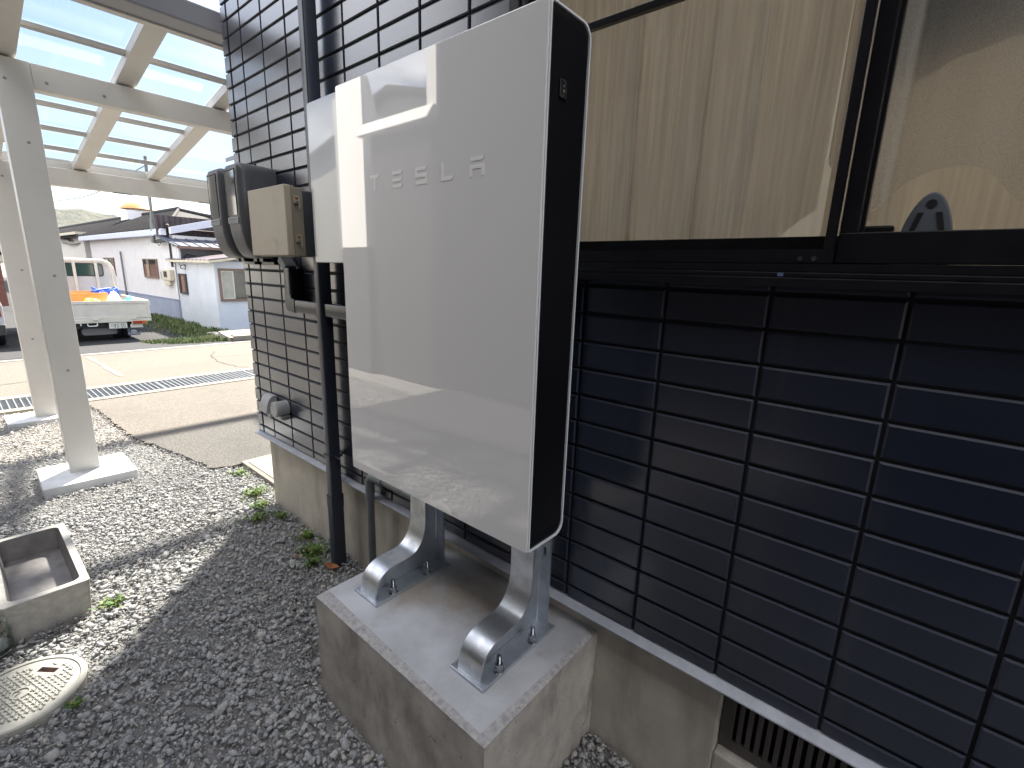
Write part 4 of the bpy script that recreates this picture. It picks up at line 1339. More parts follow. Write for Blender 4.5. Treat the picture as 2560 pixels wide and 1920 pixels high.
tag(b.build("small_case", M['blackframe'], bevel=.004), "small black case on the inner sill beside the centre bar", "case")

# ------------------------------------------------------------------ white long house across the road
def corrugate(mb, x0, x1, y, z0, z1, pitch, amp, axis='x', mi=0):
    n = max(2, int(abs(x1 - x0) / pitch * 4))
    v = []
    for i in range(n + 1):
        t = x0 + (x1 - x0) * i / n
        d = y + amp * (1 if (i % 4) in (1, 2) else 0)
        for z in (z0, z1): v.append((t, d, z) if axis == 'x' else (d, t, z))
    mb.add(v, [(2 * i, 2 * i + 2, 2 * i + 3, 2 * i + 1) for i in range(n)], mi)


FG = -0.977
ROT = math.atan(.032)
hA = thing("long_house", "long white sided house with a weathered dark roof across the road, behind the truck", "house", (-15.099, 3.452, FG))
yw = 3.452
b = MB()
b.box(-24.414, -15.099, yw + .03, yw + 6.0, FG - .1, 1.397); corrugate(b, -24.472, -15.099, yw + .025, -0.368, 1.409, .16, -.014)
b.build("wall", M['hwall'], hA, recalc=False)
b = MB(); b.box(-24.414, -15.099, yw - .012, yw + .024, FG - .3, -0.385); b.box(-24.414, -15.099, yw - .03, yw + .03, -0.385, -0.356); b.build("plinth", M['plinth'], hA)
b = MB()
n = 90
xa, xb, xr = -46.149, -14.984, -20.159
ez, rz, ry = 1.558, 2.513, yw + 1.85
b.add([(xa, yw - .12, ez), (xb, yw - .12, ez), (xr, ry, rz), (xa, ry, rz), (xb, ry + 1.9, ez), (xa, ry + 1.9, ez)], [(0, 1, 2, 3), (1, 4, 2), (2, 4, 5, 3)])
for k in range(58):                                     # standing ribs down the slope
    x = xb - .25 - .5 * k
    t = min(1, (xb - x) / (xb - xr))
    b.tube([(x, yw - .12, ez + .012), (x, yw - .12 + (ry - yw + .12) * t, ez + (rz - ez) * t + .012)], .035, 6)
rf_ = b.build("roof", M['oldroof'], hA)
b = MB(); b.tube([(xa, ry, rz + .03), (xr, ry, rz + .03)], .10, 8); b.tube([(xr, ry, rz + .03), (xb, yw - .10, ez + .05)], .05, 8)
b.tube([(xr, ry, rz + .03), (xb, ry + 1.9, ez + .05)], .07, 8); b.build("ridge", M['oldroof'], rf_)
b = MB(); b.box(-24.989, -15.157, yw - .22, yw - .08, 1.38, 1.512); b.box(-24.989, -15.157, yw - .20, yw - .07, 1.512, 1.553)
b.build("gutter", M['gutterw'], hA, bevel=.01)
b = MB(); b.prism([(yw - .16, 1.397), (yw - .16, 1.57), (4.433, 1.88), (4.433, 1.691)], 'x', -14.662, -14.524); b.build("barge_board", M['gutterw'], hA)
for (xa, xb, za, zb_, half) in ((-17.859, -16.548, 0.178, 0.748, .42), (-22.574, -21.286, 0.144, 0.765, .5)):
    b = MB()
    for (p0, p1, q0, q1) in ((xa, xb, za, za + .045), (xa, xb, zb_ - .025, zb_), (xa, xa + .04, za + .045, zb_ - .025), (xb - .04, xb, za + .045, zb_ - .025),
                             (xa + (xb - xa) * half, xa + (xb - xa) * half + .05, za + .045, zb_ - .04)):
        b.box(p0, p1, yw - .03, yw + .03, q0, q1)
    wf_ = b.build("window", M['brown'], hA)
    b = MB(); b.box(xa + .03, xb - .03, yw - .006, yw + .024, za + .03, zb_ - .02); b.build("interior", M['winback'], wf_)
    b = MB(); b.box(xa + (xb - xa) * .2, xa + (xb - xa) * half, yw - .012, yw - .007, za + .045, zb_ - .025); b.build("curtain", M['net'], wf_)
    b = MB(); b.box(xa + .041, xb - .041, yw - .020, yw - .016, za + .046, zb_ - .026); b.build("pane", M['pane'], wf_)
b = MB(); b.box(-15.962, -15.237, yw - .10, yw + .012, 0.15, 0.449); b.box(-15.847, -15.421, yw - .085, yw + .012, 0.017, 0.149)
mb_ = b.build("meter_box", M['cream'], hA, bevel=.015)
b = MB(); b.box(-15.743, -15.49, yw - .108, yw - .1005, 0.247, 0.408); b.build("dial_window", M['winback'], mb_)
b = MB(); b.tube([(-20.102, yw - .04, 0.972), (-20.102, yw - .04, -0.787)], .028, 8); b.tube([(-16.157, yw - .03, 0.385), (-16.157, yw - .03, 0.19)], .03, 8)
b.build("wall_pipe", M['conduit'], hA, smooth=True)
hA.rotation_euler.z = ROT
# ventilator on the ridge
vt = thing("roof_ventilator", "orange capped round ventilator on the long house's roof ridge", "roof ventilator", (-24.759, 4.95, 2.432))
cx_, cy_ = -24.759, 4.95
b = MB(); b.prism([(cx_ - .62, 2.317), (cx_ + .62, 2.317), (cx_ + .52, 2.697), (cx_ - .52, 2.697)], 'y', cy_ - .5, cy_ + .5); b.build("base", M['hwall'], vt)
b = MB(); b.lathe([(.30, 2.697), (.30, 2.8)], (cx_, cy_, 0), 'z', 20); b.build("neck", M['hwall'], vt, smooth=True, angle=40)
b = MB(); b.lathe([(.62, 2.777), (.52, 2.892), (.40, 2.996), (.20, 3.03), (0, 3.042)], (cx_, cy_, 0), 'z', 24); b.build("cap", M['oranget'], vt, smooth=True, angle=50)
# mast with its foot box
ms = thing("service_mast", "thin grey steel mast rising from the long house's eave", "mast", (-15.904, 3.306, 1.167))
b = MB(); b.tube([(-15.996, 3.248, 1.191), (-15.927, 3.271, 1.857)], .055, 10); b.tube([(-15.927, 3.271, 1.857), (-15.858, 3.283, 3.467)], .038, 10)
b.build("pole", M['conduit'], ms, smooth=True)
b = MB(); b.obox((-15.582, 3.317, 1.242), (.44, .015, .02), (0, .03, 0), (0, 0, .045)); b.tube(curve_path([(-15.789, 3.294, 1.202), (-15.674, 3.294, 1.11), (-15.502, 3.306, 1.191)], 6), .010, 6)
b.build("arm", M['chassis'], ms)
b = MB(); b.tube(curve_path([(-15.858, 3.283, 3.237), (-21.999, 2.765, 2.789), (-31.199, 1.5, 3.065), (-41.549, -0.57, 3.927), (-57.649, -4.48, 5.882)], 10), .012, 5)
tag(b.build("overhead_wire", M['chassis'], smooth=True), "single thin overhead wire crossing the pale sky to the mast", "wire")
# second shed, further left
hB = thing("cream_shed", "cream walled shed at the far end of the long house, left of it", "shed", (-34.649, 2.88, FG))
yb_ = 2.995
b = MB(); b.box(-50.749, -26.254, yb_, yb_ + 1.9, FG, 1.685); b.build("wall", M['hwall2'], hB)
b = MB(); b.box(-50.749, -26.139, yb_ - .25, yb_ + 2.1, 1.685, 1.788); b.build("eave", M['cream'], hB)
b = MB(); b.tube(curve_path([(-30.049, yb_ - .05, 1.397), (-27.749, yb_ - .1, 1.305), (-25.449, yw - .15, 1.512)], 6), .03, 6); b.tube([(-31.199, yb_ - .05, 1.627), (-28.209, yb_ - .12, 1.467)], .05, 6)
b.build("drain_pipe", M['conduit'], hB, smooth=True)
hB.rotation_euler.z = ROT

# annex with its purple roof, and the dark lean-to above it
an = thing("white_annex", "pale blue white annex with a brown framed window and purple metal roof", "annex", (-12.167, 3.49, FG))
ax0, ax1, ay0, ay1 = -15.272, -12.201, 3.49, 6.56
b = MB(); b.box(ax0, ax1, ay0, ay1, FG - .2, 0.725)
# seams of the wall boards
for x in (-14.352, -13.374): b.box(x - .006, x + .006, ay0 - .004, ay0 + .01, FG - .2, 0.719)
for y in (3.547, 4.663): b.box(ax1 - .01, ax1 + .004, y - .006, y + .006, FG - .2, 0.719)
b.build("wall", M['annexw'], an)
b = MB()
rx0, rx1, ry0, ry1 = -15.502, -11.994, 3.34, 6.79
zr = lambda y: 0.736 + .16 * (y - ry0)
n = 36
v = []
for i in range(n + 1):
    x = rx0 + (rx1 - rx0) * i / n
    for y in (ry0, ry1): v.append((x, y, zr(y) + (.018 if i % 3 == 0 else 0)))
b.add(v, [(2 * i, 2 * i + 2, 2 * i + 3, 2 * i + 1) for i in range(n)])
rr_ = b.build("roof", M['purpleroof'], an, recalc=False)
b = MB(); b.prism([(ry0, zr(ry0) - .06), (ry0 + .03, zr(ry0) - .06), (ry0 + .03, zr(ry0) - .004), (ry0, zr(ry0) - .004)], 'x', rx0, rx1)
b.prism([(ry0, zr(ry0) - .06), (ry1, zr(ry1) - .06), (ry1, zr(ry1) - .004), (ry0, zr(ry0) - .004)], 'x', rx1 - .02, rx1 + .005)
b.build("eave_trim", M['cream'], rr_)
# narrow window on the road side, wide window facing us
b = MB(); xa, xb, za, zb_ = -14.915, -14.294, -0.178, 0.368
for (p0, p1, q0, q1) in ((xa, xb, za, za + .05), (xa, xb, zb_ - .05, zb_), (xa, xa + .12, za + .05, zb_ - .05), (xb - .12, xb, za + .05, zb_ - .05)): b.box(p0, p1, ay0 - .04, ay0 + .01, q0, q1)
nw = b.build("narrow_window", M['chassis'], an)
b = MB(); b.box(xa + .1, xb - .1, ay0 - .022, ay0 - .012, za + .04, zb_ - .04); b.build("pane", M['meterglass'], nw)
b = MB(); ya, yb2, za, zb_ = 3.565, 5.008, -0.235, 0.553
for (p0, p1, q0, q1) in ((ya, yb2, za, za + .05), (ya, yb2, zb_ - .055, zb_), (ya, ya + .05, za + .05, zb_ - .055), (yb2 - .05, yb2, za + .05, zb_ - .055)): b.box(ax1 - .01, ax1 + .05, p0, p1, q0, q1)
ww = b.build("wide_window", M['brown'], an)
b = MB(); ym = 3.875
for (p0, p1, q0, q1) in ((ya + .05, ym + .03, za + .05, za + .08), (ya + .05, ym + .03, zb_ - .085, zb_ - .055), (ya + .05, ya + .075, za + .08, zb_ - .085), (ym, ym + .03, za + .08, zb_ - .085)): b.box(ax1 + .005, ax1 + .025, p0, p1, q0, q1)
b.build("sash", M['hwall'], ww)
b = MB(); b.box(ax1 + .001, ax1 + .004, ya + .04, ym, za + .04, zb_ - .04); b.build("net_curtain", M['net'], ww)
b = MB(); b.box(ax1 + .001, ax1 + .004, ym, yb2 - .04, za + .04, zb_ - .04); b.build("room", M['winback'], ww)
b = MB(); b.box(ax1 + .028, ax1 + .031, ya + .045, yb2 - .045, za + .045, zb_ - .05); b.build("pane", M['pane'], ww)
b = MB(); b.tube([(-14.294, ay0 - .02, 0.615), (-14.432, ay0 - .08, 0.581), (-14.386, ay0 - .09, 0.512), (-14.237, ay0 - .03, 0.489), (-14.237, ay0 - .02, 0.615)], .012, 6)
b.build("wall_hook", M['chassis'], an)

lt_ = thing("lean_to", "open lean-to with a slate blue tiled roof between the long house and the annex", "lean-to", (-14.639, 3.57, 0.707))
b = MB(); e0, e1 = -14.467, -15.387
b.add([(e0, 3.386, 1.104), (e0, 6.445, 1.104), (e1, 6.445, 1.397), (e1, 3.133, 1.397), (e0, 3.386, 1.07), (e0, 6.445, 1.07), (e1, 6.445, 1.363), (e1, 3.133, 1.363)],
      [(0, 1, 2, 3), (4, 7, 6, 5), (0, 4, 5, 1), (0, 3, 7, 4), (2, 6, 7, 3)])
for k in range(7):
    y = 3.34 + .253 * k
    b.tube([(e0, y + .115, 1.11), (e1, y - .115, 1.403)], .016, 6)
b.build("roof", M['slate'], lt_)
b = MB(); b.box(e0 - .02, e0 + .012, 3.398, 6.445, 1.035, 1.099); b.build("fascia", M['brown'], lt_)
b = MB(); corrugate(b, 3.179, 6.445, -15.329, 1.375, 1.915, .13, .02, axis='y'); b.build("upper_wall", M['brownwall'], lt_, recalc=False)
b = MB(); b.box(-15.444, -15.237, 3.455, 6.445, 0.535, 1.282); b.build("back_wall", M['darkgap'], lt_)
b = MB(); b.box(-14.812, -14.708, 3.432, 3.513, 0.592, 1.087); b.box(-15.099, -14.582, 3.444, 3.49, 0.65, 1.087); b.build("corner_post", M['hwall'], lt_)
b = MB(); b.tube([(-14.984, 3.628, 0.73), (-14.984, 3.743, 0.891), (-14.984, 3.973, 0.857)], .015, 6); b.build("pipe_stub", M['conduit'], lt_)

# unseen tall house behind the annex, added to shade the ground there
tb = thing("shade_house", "plain two storey house added behind the annex to cast shade", "house", (-16, 9, FG))
b = MB(); b.box(-20, -13.5, 7.5, 16, FG, 4.6); b.build("wall", M['hwall2'], tb)
b = MB(); b.prism([(7.0, 4.5), (11.75, 6.6), (16.5, 4.5), (16.5, 4.65), (11.75, 6.78), (7.0, 4.65)], 'x', -20.5, -13.0); b.build("roof", M['slate'], tb)

# ------------------------------------------------------------------ white flatbed truck
tk = thing("flatbed_truck", "white flatbed truck with a dropped-side bed full of plastic, parked facing the houses", "truck", (-12.799, 1.063, FG))
bx0, bx1, by0, by1 = -13.972, -11.649, 0.143, 1.989
zt, zf, zs = -0.149, -0.511, -0.548
b = MB(); b.box(bx0, bx1 - .04, by0, by1, zs - .02, zf - .01); b.build("bed_floor", M['truckw'], tk)
def gate(mb, x0, x1, y0, y1):
    mb.box(x0, x1, y0, y1, zf, zt)
b = MB(); gate(b, bx1 - .04, bx1, by0, by1)
b.box(bx1, bx1 + .012, by0, by1, zt - .055, zt + .004); b.box(bx1, bx1 + .010, by0, by1, zf + .004, zf + .05)
for yy in (by0 + .003, by1 - .05): b.box(bx1, bx1 + .011, yy, yy + .045, zf + .05, zt - .055)
tg = b.build("tailgate", M['truckw'], tk, bevel=.004)
b = MB()
for yy in (by0 + .35, (by0 + by1) / 2, by1 - .30): b.box(bx1, bx1 + .022, yy - .045, yy + .045, zf - .020, zf + .012)
b.build("hinge", M['truckw'], tg, bevel=.004)
b = MB(); b.box(bx1 - .07, bx1 + .004, by0, by1, zs - .035, zf - .004); b.build("rear_sill", M['truckw'], tk, bevel=.006)
for yy in (by0, by1 - .035):
    b = MB(); gate(b, bx0, bx1 - .045, yy, yy + .035); b.box(bx0, bx1 - .045, yy - .006, yy + .041, zt - .03, zt + .006)
    for k in range(4): b.box(bx0 + .1 + k * .6, bx0 + .14 + k * .6, yy - .008, yy + .043, zf, zt - .03)
    b.build("side_gate", M['truckw'], tk, bevel=.004)
b = MB(); b.box(bx1 - .03, bx1 + .006, by1 - .016, by1 + .012, zt - .10, zt - .02); b.build("latch", M['shell'], tk)
b = MB(); b.box(-15.444, bx1 - .10, 0.661, 0.81, -0.696, -0.569); b.box(-15.444, bx1 - .10, 1.328, 1.477, -0.696, -0.569); b.box(bx1 - .16, bx1 - .11, 0.35, 1.788, -0.684, -0.569)
b.build("chassis_frame", M['chassis'], tk)
for (ya, yb2, s) in ((1.656, 1.897, 1), (0.235, 0.477, -1)):
    b = MB(); b.box(bx1 - .05, bx1 + .006, ya - .012, yb2 + .012, -0.64, -0.563); hs = b.build("light_housing", M['truckw'], tk, bevel=.004)
    b = MB(); ym = ya + (yb2 - ya) * (.68 if s > 0 else .32)
    b.box(bx1 + .0065, bx1 + .022, ya, ym - .002, -0.633, -0.57); b.build("tail_light", M['redlens'] if s > 0 else M['amberlens'], hs, bevel=.004)
    b = MB(); b.box(bx1 + .0065, bx1 + .022, ym, yb2, -0.633, -0.57); b.build("turn_light", M['amberlens'] if s > 0 else M['redlens'], hs, bevel=.004)
    b = MB(); y0_ = ya - .035 if s > 0 else ya + .023; b.box(bx1 - .045, bx1 - .02, y0_, y0_ + .21, -0.713, -0.641); b.build("light_bracket", M['truckw'], tk)
for (ya, yb2) in ((1.575, 1.788), (0.339, 0.552)):
    b = MB(); b.box(bx1 - .135, bx1 - .125, ya, yb2, -0.885, -0.707); fp = b.build("mudflap", M['flap'], tk, bevel=.002)
    yc = (ya + yb2) / 2
    text_mesh("TOYOTA", .040, M['shell'], "flap_lettering", fp, (bx1 - .1248, yc, -0.851), (0, 1, 0), (0, 0, 1), .0006, 1.25)
    b = MB()
    for (ra, rb, oz) in ((.045, .028, 0), (.016, .027, 0), (.030, .010, .012)):
        pts = [(bx1 - .1240, yc + ra * math.cos(2 * PI * k / 24), -0.801 + oz + rb * math.sin(2 * PI * k / 24)) for k in range(25)]
        b.tube(pts, .0042, 5, cap=False)
    b.build("flap_emblem", M['shell'], fp)
pl_ = MB(); pl_.box(bx1 - .032, bx1 - .028, 1.268, 1.565, -0.713, -0.567); pb = pl_.build("number_plate", M['plate'], tk, bevel=.001)
text_mesh("93-50", .112, M['plateink'], "plate_number", pb, (bx1 - .0278, 1.44, -0.667), (0, 1, 0), (0, 0, 1), .0006, .78)
text_mesh("て", .052, M['plateink'], "plate_kana", pb, (bx1 - .0278, 1.311, -0.667), (0, 1, 0), (0, 0, 1), .0006, .8)
b = MB()
b.tube([(bx1 - .02, 0.934, -0.552), (bx1 - .02, 0.939, -0.636), (bx1 - .02, 0.951, -0.645), (bx1 - .02, 1.072, -0.645), (bx1 - .02, 1.084, -0.636), (bx1 - .02, 1.09, -0.552)], .011, 8)
b.tube([(bx1 - .02, 0.833, -0.552), (bx1 - .02, 0.833, -0.627)], .012, 8)
b.build("step_rail", M['shell'], tk, smooth=True)
b = MB(); b.prism(rrect(0.853, 1.413, -0.843, -0.698, .05, 5), 'x', bx1 - .62, bx1 - .17); b.build("spare_tank", M['tank'], tk, smooth=True)


def wheel(x, y0, y1, r, parent):
    b = MB(); zc = FG + r
    b.lathe([(r * .62, y0), (r * .93, y0), (r, y0 + .02), (r, y1 - .02), (r * .93, y1), (r * .62, y1)], (x, 0, zc), 'y', 28, cap=False)
    wv = b.build("wheel", M['rubber'], parent, smooth=True, angle=40)
    b = MB(); b.lathe([(0, y0 + .03), (r * .3, y0 + .03), (r * .62, y0 + .012)], (x, 0, zc), 'y', 20, cap=False); b.lathe([(0, y1 - .03), (r * .3, y1 - .03), (r * .62, y1 - .012)], (x, 0, zc), 'y', 20, cap=False)
    b.build("rim", M['tank'], wv, smooth=True)


for (ya, yb2) in ((1.374, 1.518), (1.529, 1.684), (0.448, 0.603), (0.615, 0.759)): wheel(-12.224, ya, yb2, .27, tk)
for (ya, yb2) in ((1.615, 1.788), (0.35, 0.523)): wheel(-15.042, ya, yb2, .29, tk)
b = MB()
cz0, cz1 = -0.58, 0.656
prof = [(y, z) for y, z in rrect(0.189, 1.897, cz0, cz1, [.02, .02, .17, .17], 7)]
b.prism(prof, 'x', -15.674, -14.087); cb = b.build("cab", M['truckblue'], tk, smooth=True, angle=40)
b = MB(); b.prism(rrect(0.419, 1.702, 0.299, 0.564, .05, 5), 'x', -14.085, -14.081); b.build("rear_window", M['cabglass'], cb)
b = MB()
wo, wi_ = rrect(0.402, 1.719, 0.282, 0.581, .06, 5), rrect(0.422, 1.699, 0.302, 0.561, .05, 5)
n = len(wo)
b.add([(-14.078, y, z) for y, z in wo] + [(-14.078, y, z) for y, z in wi_], [(k, (k + 1) % n, n + (k + 1) % n, n + k) for k in range(n)]); b.build("window_seal", M['rubber'], cb)
b = MB()
for yy in (0.833, 1.27):
    b.prism(rrect(yy, yy + .25, 0.317, 0.535, .06, 5), 'x', -14.294, -14.179)
b.build("seat_back", M['chassis'], cb)
for yy in (0.155, 1.909):
    b = MB(); b.prism(rrect(-15.042, -14.294, 0.132, 0.546, .05, 4), 'y', yy, yy + .01); b.build("side_window", M['cabglass'], cb)
gx = -14.007
b = MB()
b.tube(curve_path([(gx, 1.897, -0.511), (gx, 1.891, 0.017), (gx, 1.874, 0.385), (gx, 1.822, 0.564), (gx, 1.719, 0.633), (gx, 1.5, 0.644), (gx, 0.58, 0.644), (gx, 0.362, 0.633), (gx, 0.258, 0.564), (gx, 0.207, 0.385), (gx, 0.189, 0.017), (gx, 0.184, -0.511)], 6), .042, 10)
for yy in (0.5, 0.902, 1.184, 1.576): b.box(gx - .02, gx + .02, yy - .026, yy + .026, -0.511, 0.627)
b.build("guard_frame", M['truckw'], tk, smooth=True, angle=40)


def heap(name, label, cat, x0, x1, y0, y1, z0, h, mm, seed, rough_=.5):
    q = random.Random(seed); n1, n2 = 22, 22
    ph = [q.uniform(0, 6) for _ in range(6)]
    v, f = [], []
    for i in range(n1 + 1):
        for j in range(n2 + 1):
            s, t = i / n1, j / n2
            e = (math.sin(PI * s) * math.sin(PI * t)) ** .45
            k = .55 + .25 * math.sin(s * 7 + ph[0]) * math.sin(t * 6 + ph[1]) + .2 * math.sin(s * 15 + ph[2] + 4 * t) + q.uniform(-1, 1) * .10 * rough_
            v.append((x0 + (x1 - x0) * s, y0 + (y1 - y0) * t, z0 + h * e * k))
    for i in range(n1):
        for j in range(n2): f.append((i * (n2 + 1) + j, (i + 1) * (n2 + 1) + j, (i + 1) * (n2 + 1) + j + 1, i * (n2 + 1) + j + 1))
    v.append(((x0 + x1) / 2, (y0 + y1) / 2, z0 - .01))
    b = MB(); b.add(v, f)
    return tag(b.build(name, mm, smooth=True, angle=35, recalc=False), label, cat)


bt = thing("orange_crate", "long orange plastic crate in the truck bed", "crate", (-13.029, 1.04, zf))
b = MB(); x0_, x1_, y0_, y1_, z1_ = -13.374, -12.512, 0.523, 1.466, -0.029
b.box(x0_, x1_, y0_, y1_, zf, zf + .02)
for (p0, p1, q0, q1) in ((x0_, x0_ + .02, y0_, y1_), (x1_ - .02, x1_, y0_, y1_), (x0_ + .02, x1_ - .02, y0_, y0_ + .02), (x0_ + .02, x1_ - .02, y1_ - .02, y1_)): b.box(p0, p1, q0, q1, zf + .02, z1_)
b.box(x1_, x1_ + .018, y0_, y1_, z1_ - .03, z1_ + .004); b.box(x0_ - .018, x0_, y0_, y1_, z1_ - .03, z1_ + .004)
b.build("box", M['oranget'], bt, bevel=.006)
heap("yellow_sheet", "crumpled yellow plastic sheet on the truck bed's near edge", "plastic sheet", -12.477, -11.764, 0.948, 1.408, zf, .56, M['yellowt'], 3)
heap("white_sheet", "crumpled white plastic sheeting spread across the truck bed", "plastic sheet", -12.684, -11.787, 1.247, 1.753, zf, .58, M['whitet'], 5)
heap("white_sheet", "pale sheeting heaped at the truck bed's hidden left side", "plastic sheet", -13.259, -11.822, 0.235, 0.902, zf, .56, M['whitet'], 8)
heap("cyan_sheet", "turquoise plastic sheet lying by the truck bed's right side", "plastic sheet", -12.512, -11.822, 1.558, 1.914, zf, .52, M['cyant'], 6)
b = MB()
q = random.Random(4)
b.tube(curve_path([(-13.202 + q.uniform(-.3, .3), 1.523 + q.uniform(-.24, .24), zf + .46 + q.uniform(-.08, .12)) for _ in range(30)], 5), .022, 6)
tag(b.build("blue_rope", M['bluet'], smooth=True), "tangle of bright blue rope on top of the truck's load", "rope")

# ------------------------------------------------------------------ white van at the left edge, reddish shed far behind it
vn = thing("white_van", "small white van parked beyond the carport at the far left", "van", (-13.029, -0.915, FG))
b = MB()
va, vb, vc, vd = -1.72, -0.202, -0.696, 0.408
sec = [(va, vc), (vb, vc), (vb + .015, -0.212), (vb - .03, -0.006), (vb - .10, 0.339), (vb - .17, vd), (va + .17, vd), (va + .10, 0.339), (va + .03, -0.006), (va - .015, -0.212)]
b.prism(sec, 'x', -14.984, -11.707); vbdy = b.build("body", M['truckblue'], vn, bevel=.03, seg=3)
b = MB(); b.box(-11.705, -11.689, va + .16, vb - .16, 0.017, 0.317); b.build("rear_window", M['cabglass'], vbdy, bevel=.006)
for yy in (vb - .055, va + .035):
    b = MB(); b.box(-14.409, -11.994, yy, yy + .02, 0.017, 0.282); b.build("side_window", M['cabglass'], vbdy)
for yy in (vb - .09, va + .01):
    b = MB(); b.box(-11.705, -11.684, yy, yy + .07, -0.396, -0.12); b.build("tail_light", M['redlens'], vbdy, bevel=.006)
b = MB(); b.box(-11.741, -11.626, va, vb, -0.742, -0.534); b.build("bumper", M['chassis'], vn, bevel=.02)
for xx in (-12.339, -14.294):
    for yy in (vb - .16, va + .01): wheel(xx, yy, yy + .15, .28, vn)
rs_ = thing("reddish_shed", "reddish brown shed far off behind the white van", "shed", (-23.149, -1.605, FG))
b = MB(); b.box(-27.749, -23.149, -4.48, 0.534, FG - .3, 0.765); b.build("wall", M['brick'], rs_)
b = MB(); b.prism([(-4.825, 0.73), (-1.95, 1.627), (0.638, 0.73), (0.638, 0.822), (-1.95, 1.742), (-4.825, 0.822)], 'x', -28.094, -22.919); b.build("roof", M['oldroof'], rs_)

# ------------------------------------------------------------------ grass, flower bed
def grass(n, fn, hmin, hmax):
    V, F, T = [], [], []
    k = 0
    while k < n:
        x, y, dens = fn()
        if nrg.uniform() > dens: continue
        k += 1
        h_ = nrg.uniform(hmin, hmax) * (.5 + .5 * dens); az = nrg.uniform(0, 2 * PI)
        d = np.array([math.cos(az), math.sin(az)]) * h_ * nrg.uniform(.1, .7); s_ = np.array([-math.sin(az), math.cos(az)]) * nrg.uniform(.004, .009)
        z = gz(x) - .01; o = len(V)
        V += [(x - s_[0], y - s_[1], z), (x + s_[0], y + s_[1], z), (x + d[0] * .5 - s_[0], y + d[1] * .5 - s_[1], z + h_ * .7), (x + d[0] * .5 + s_[0], y + d[1] * .5 + s_[1], z + h_ * .7),
              (x + d[0] - s_[0] * .1, y + d[1] - s_[1] * .1, z + h_), (x + d[0] + s_[0] * .1, y + d[1] + s_[1] * .1, z + h_)]
        F += [(o, o + 1, o + 3, o + 2), (o + 2, o + 3, o + 5, o + 4)]
        tn = np.clip(nrg.normal(.52, .33), 0, 1); T += [tn] * 6
    return V, F, T


def near_strip():
    x = nrg.uniform(-11.0, -9.15); y = nrg.uniform(1.6, 3.2)
    lo = 2.55 - .42 * (x + 9.15) * -1
    lo = 1.75 + .30 * (-9.2 - x) * -1 + .75 * max(0, (x + 9.6))
    d = min(1, max(0, (y - lo) * 2.2)) * (.35 + .65 * (math.sin(x * 5 + 1) * math.sin(y * 6) > -.45))
    return x, y, d


def far_strip():
    x = nrg.uniform(-17.5, -11.0); y = nrg.uniform(1.9, 3.6)
    return x, y, min(1, max(0, (y - 2.25 - .12 * math.sin(x * 3)) * 1.7)) * (.25 + .75 * (math.sin(x * 4.1 + 2) + math.sin(y * 7 + x) > -.5))


V, F, T = grass(6000, near_strip, .03, .08)
V2, F2, T2 = grass(7000, far_strip, .03, .13)
F = np.array(F + [tuple(i + len(V) for i in f) for f in F2]); V = np.array(V + V2); T = np.array(T + T2)
tag(link("grass", numpy_mesh("grass", V, F, M['grass'], T)), "rough green grass along the foot of the annex and the long house", "grass", kind="stuff")

fb = thing("flower_bed", "low concrete kerb of a flower bed at the annex corner", "flower bed", (-9.0, 3.0, G))
b = MB(); b.prism([(-9.02, 2.66), (-8.90, 2.62), (-8.80, 4.5), (-8.92, 4.5)], 'z', G - .1, G + .09); b.prism([(-9.9, 2.80), (-9.9, 2.72), (-9.021, 2.60), (-9.021, 2.68)], 'z', G - .2, G + .05)
b.build("kerb", M['kerb'], fb, bevel=.008)
b = MB(); b.box(-10.3, -9.022, 2.82, 4.5, G - .2, G + .03); b.build("soil", M['bare'], fb)
b = MB()
for k in range(7): b.obox((-11.4 + k * .22 + .02 * (k % 3), 3.05 + .01 * (k % 2), gz(-11.4 + k * .22) + .03), (.10, .01, .012), (0, .07, 0), (0, 0, .07))
tag(b.build("edging_stones", M['found'], bevel=.02), "rough grey edging stones along the annex base", "edging")
FLW = "small flowers in the bed by the annex"
fl_ = [("yellow", 'petal_y', -9.16, 2.86), ("pink", 'petal_p', -9.10, 3.02), ("violet", 'petal_v', -9.05, 3.16), ("yellow", 'petal_y', -9.18, 3.04), ("pink", 'petal_p', -9.08, 3.26), ("violet", 'petal_v', -9.2, 3.28), ("pink", 'petal_p', -9.22, 2.95)]
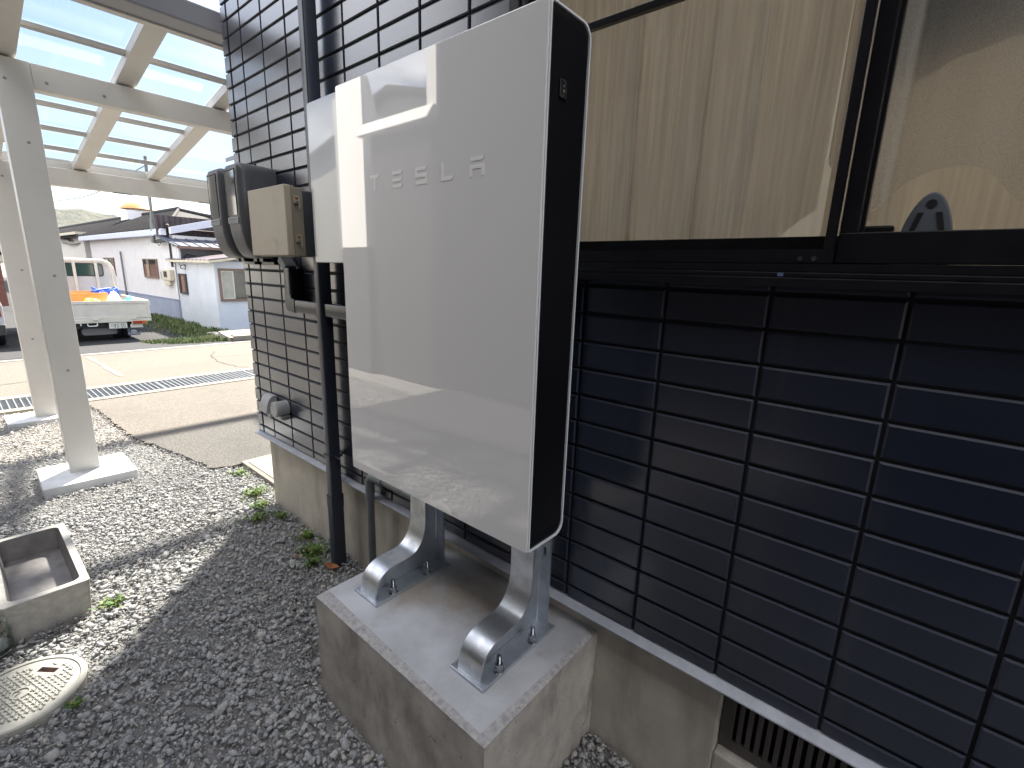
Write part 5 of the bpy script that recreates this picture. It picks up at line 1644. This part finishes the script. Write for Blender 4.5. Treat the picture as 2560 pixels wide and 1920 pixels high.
for k, (nm, mk_, x, y) in enumerate(fl_):
    t = thing("flower_plant", {"yellow": "yellow flower in the bed by the annex", "pink": "pink flower in the bed by the annex", "violet": "dark violet flower in the bed by the annex"}[nm], "flower", (x, y, G + .03), FLW)
    b = MB()
    for j in range(9):
        a = 2.4 * j; r_ = .012 + .0055 * j
        px_, py_, pz_ = x + r_ * math.cos(a), y + r_ * math.sin(a), G + .085 + .02 * math.sin(j * 2.1)
        for s in range(5):
            aa = 2 * PI * s / 5 + j
            b.add([(px_, py_, pz_), (px_ + .018 * math.cos(aa - .5), py_ + .018 * math.sin(aa - .5), pz_ + .005), (px_ + .024 * math.cos(aa), py_ + .024 * math.sin(aa), pz_ + .007), (px_ + .018 * math.cos(aa + .5), py_ + .018 * math.sin(aa + .5), pz_ + .005)], [(0, 1, 2, 3)])
    b.build("bloom", M[mk_], t, recalc=False)
    b = MB()
    for j in range(26):
        a = 2.4 * j; ln = .03 + .03 * ((j * 7) % 5) / 5
        c_ = Vector((x + .035 * math.cos(a) * ((j % 4) / 4 + .2), y + .035 * math.sin(a) * ((j % 4) / 4 + .2), G + .028))
        d = Vector((math.cos(a * 1.7), math.sin(a * 1.7), .9)).normalized() * ln; s_ = Vector((-d.y, d.x, 0)).normalized() * .008
        b.add([c_, c_ + d * .5 + s_, c_ + d, c_ + d * .5 - s_], [(0, 1, 2, 3)])
    b.build("leaves", M['leafgreen'], t, recalc=False)

# ------------------------------------------------------------------ across the passage, behind the viewpoint (mirrored in the cabinet)
ns = thing("corrugated_shed", "corrugated shed across the passage, coloured dark in place of shade, with a white gutter", "shed", (-6, -3.2, G))
b = MB(); corrugate(b, -4.72, -3.50, -3.0, G, 2.27, .13, .016); b.box(-4.72, -3.445, -3.4, -3.02, G, 2.26)
b.build("wall", M['corr'], ns, recalc=False)  # near-black colour stands in for shade on pale siding
b = MB(); b.prism([(-2.86, 2.27), (-2.97, 2.44), (-3.02, 2.44), (-3.02, 2.27)], 'x', -4.86, -3.45); b.build("gutter", M['whitewall'], ns, bevel=.02)
b = MB(); b.add([(-5.9, -2.90, .93), (-4.73, -2.90, .93), (-5.66, -3.50, 3.35), (-7.0, -3.50, 3.35), (-5.9, -3.62, .93), (-4.73, -3.62, .93), (-5.66, -3.62, 3.35), (-7.0, -3.62, 3.35)],
      [(0, 1, 2, 3), (4, 7, 6, 5), (0, 4, 5, 1), (1, 5, 6, 2), (2, 6, 7, 3), (3, 7, 4, 0)]); b.build("tilted_white_wall", M['whitewall'], ns)  # unseen white wall, tilted to throw more sun into the cabinet's reflection
b = MB(); b.box(-5.9, -4.73, -3.62, -2.91, G, .928); b.build("panel_shade_base", M['shadewall'], ns)  # grey colour stands in for shade below the sunlit white wall
nh = thing("neighbour_house", "two storey house across the passage, clad dark in place of shade", "house", (2, -3.2, G))
b = MB(); b.box(-3.44, 9, -10, -3.05, -.9, 5.2); b.build("wall", M['neighbour'], nh)  # cladding coloured near black in place of shade on this front
b = MB(); b.box(-3.60, -3.441, -3.5, -3.0, 2.28, 5.2); b.build("corner_board", M['whitewall'], nh)
b = MB(); b.prism([(-10.5, 5.1), (-6.5, 6.8), (-2.5, 5.1), (-2.5, 5.25), (-6.5, 7.0), (-10.5, 5.25)], 'x', -4, 9.5); b.build("roof", M['slate'], nh)
fh = thing("gabled_house", "house with a low gabled roof beyond the shed", "house", (-13.6, -12, G))
b = MB(); b.prism([(-40, -1.1), (-9.0, -1.1), (-9.0, 5.2), (-13.6, 6.35), (-20, 5.0), (-40, 5.0)], 'y', -16, -10); b.build("wall", M['hwall2'], fh)
b = MB(); b.prism([(-40.3, 4.95), (-20, 5.0), (-13.6, 6.4), (-8.7, 5.15), (-8.7, 5.3), (-13.6, 6.55), (-20, 5.15), (-40.3, 5.1)], 'y', -16.4, -9.6); b.build("roof", M['oldroof'], fh)
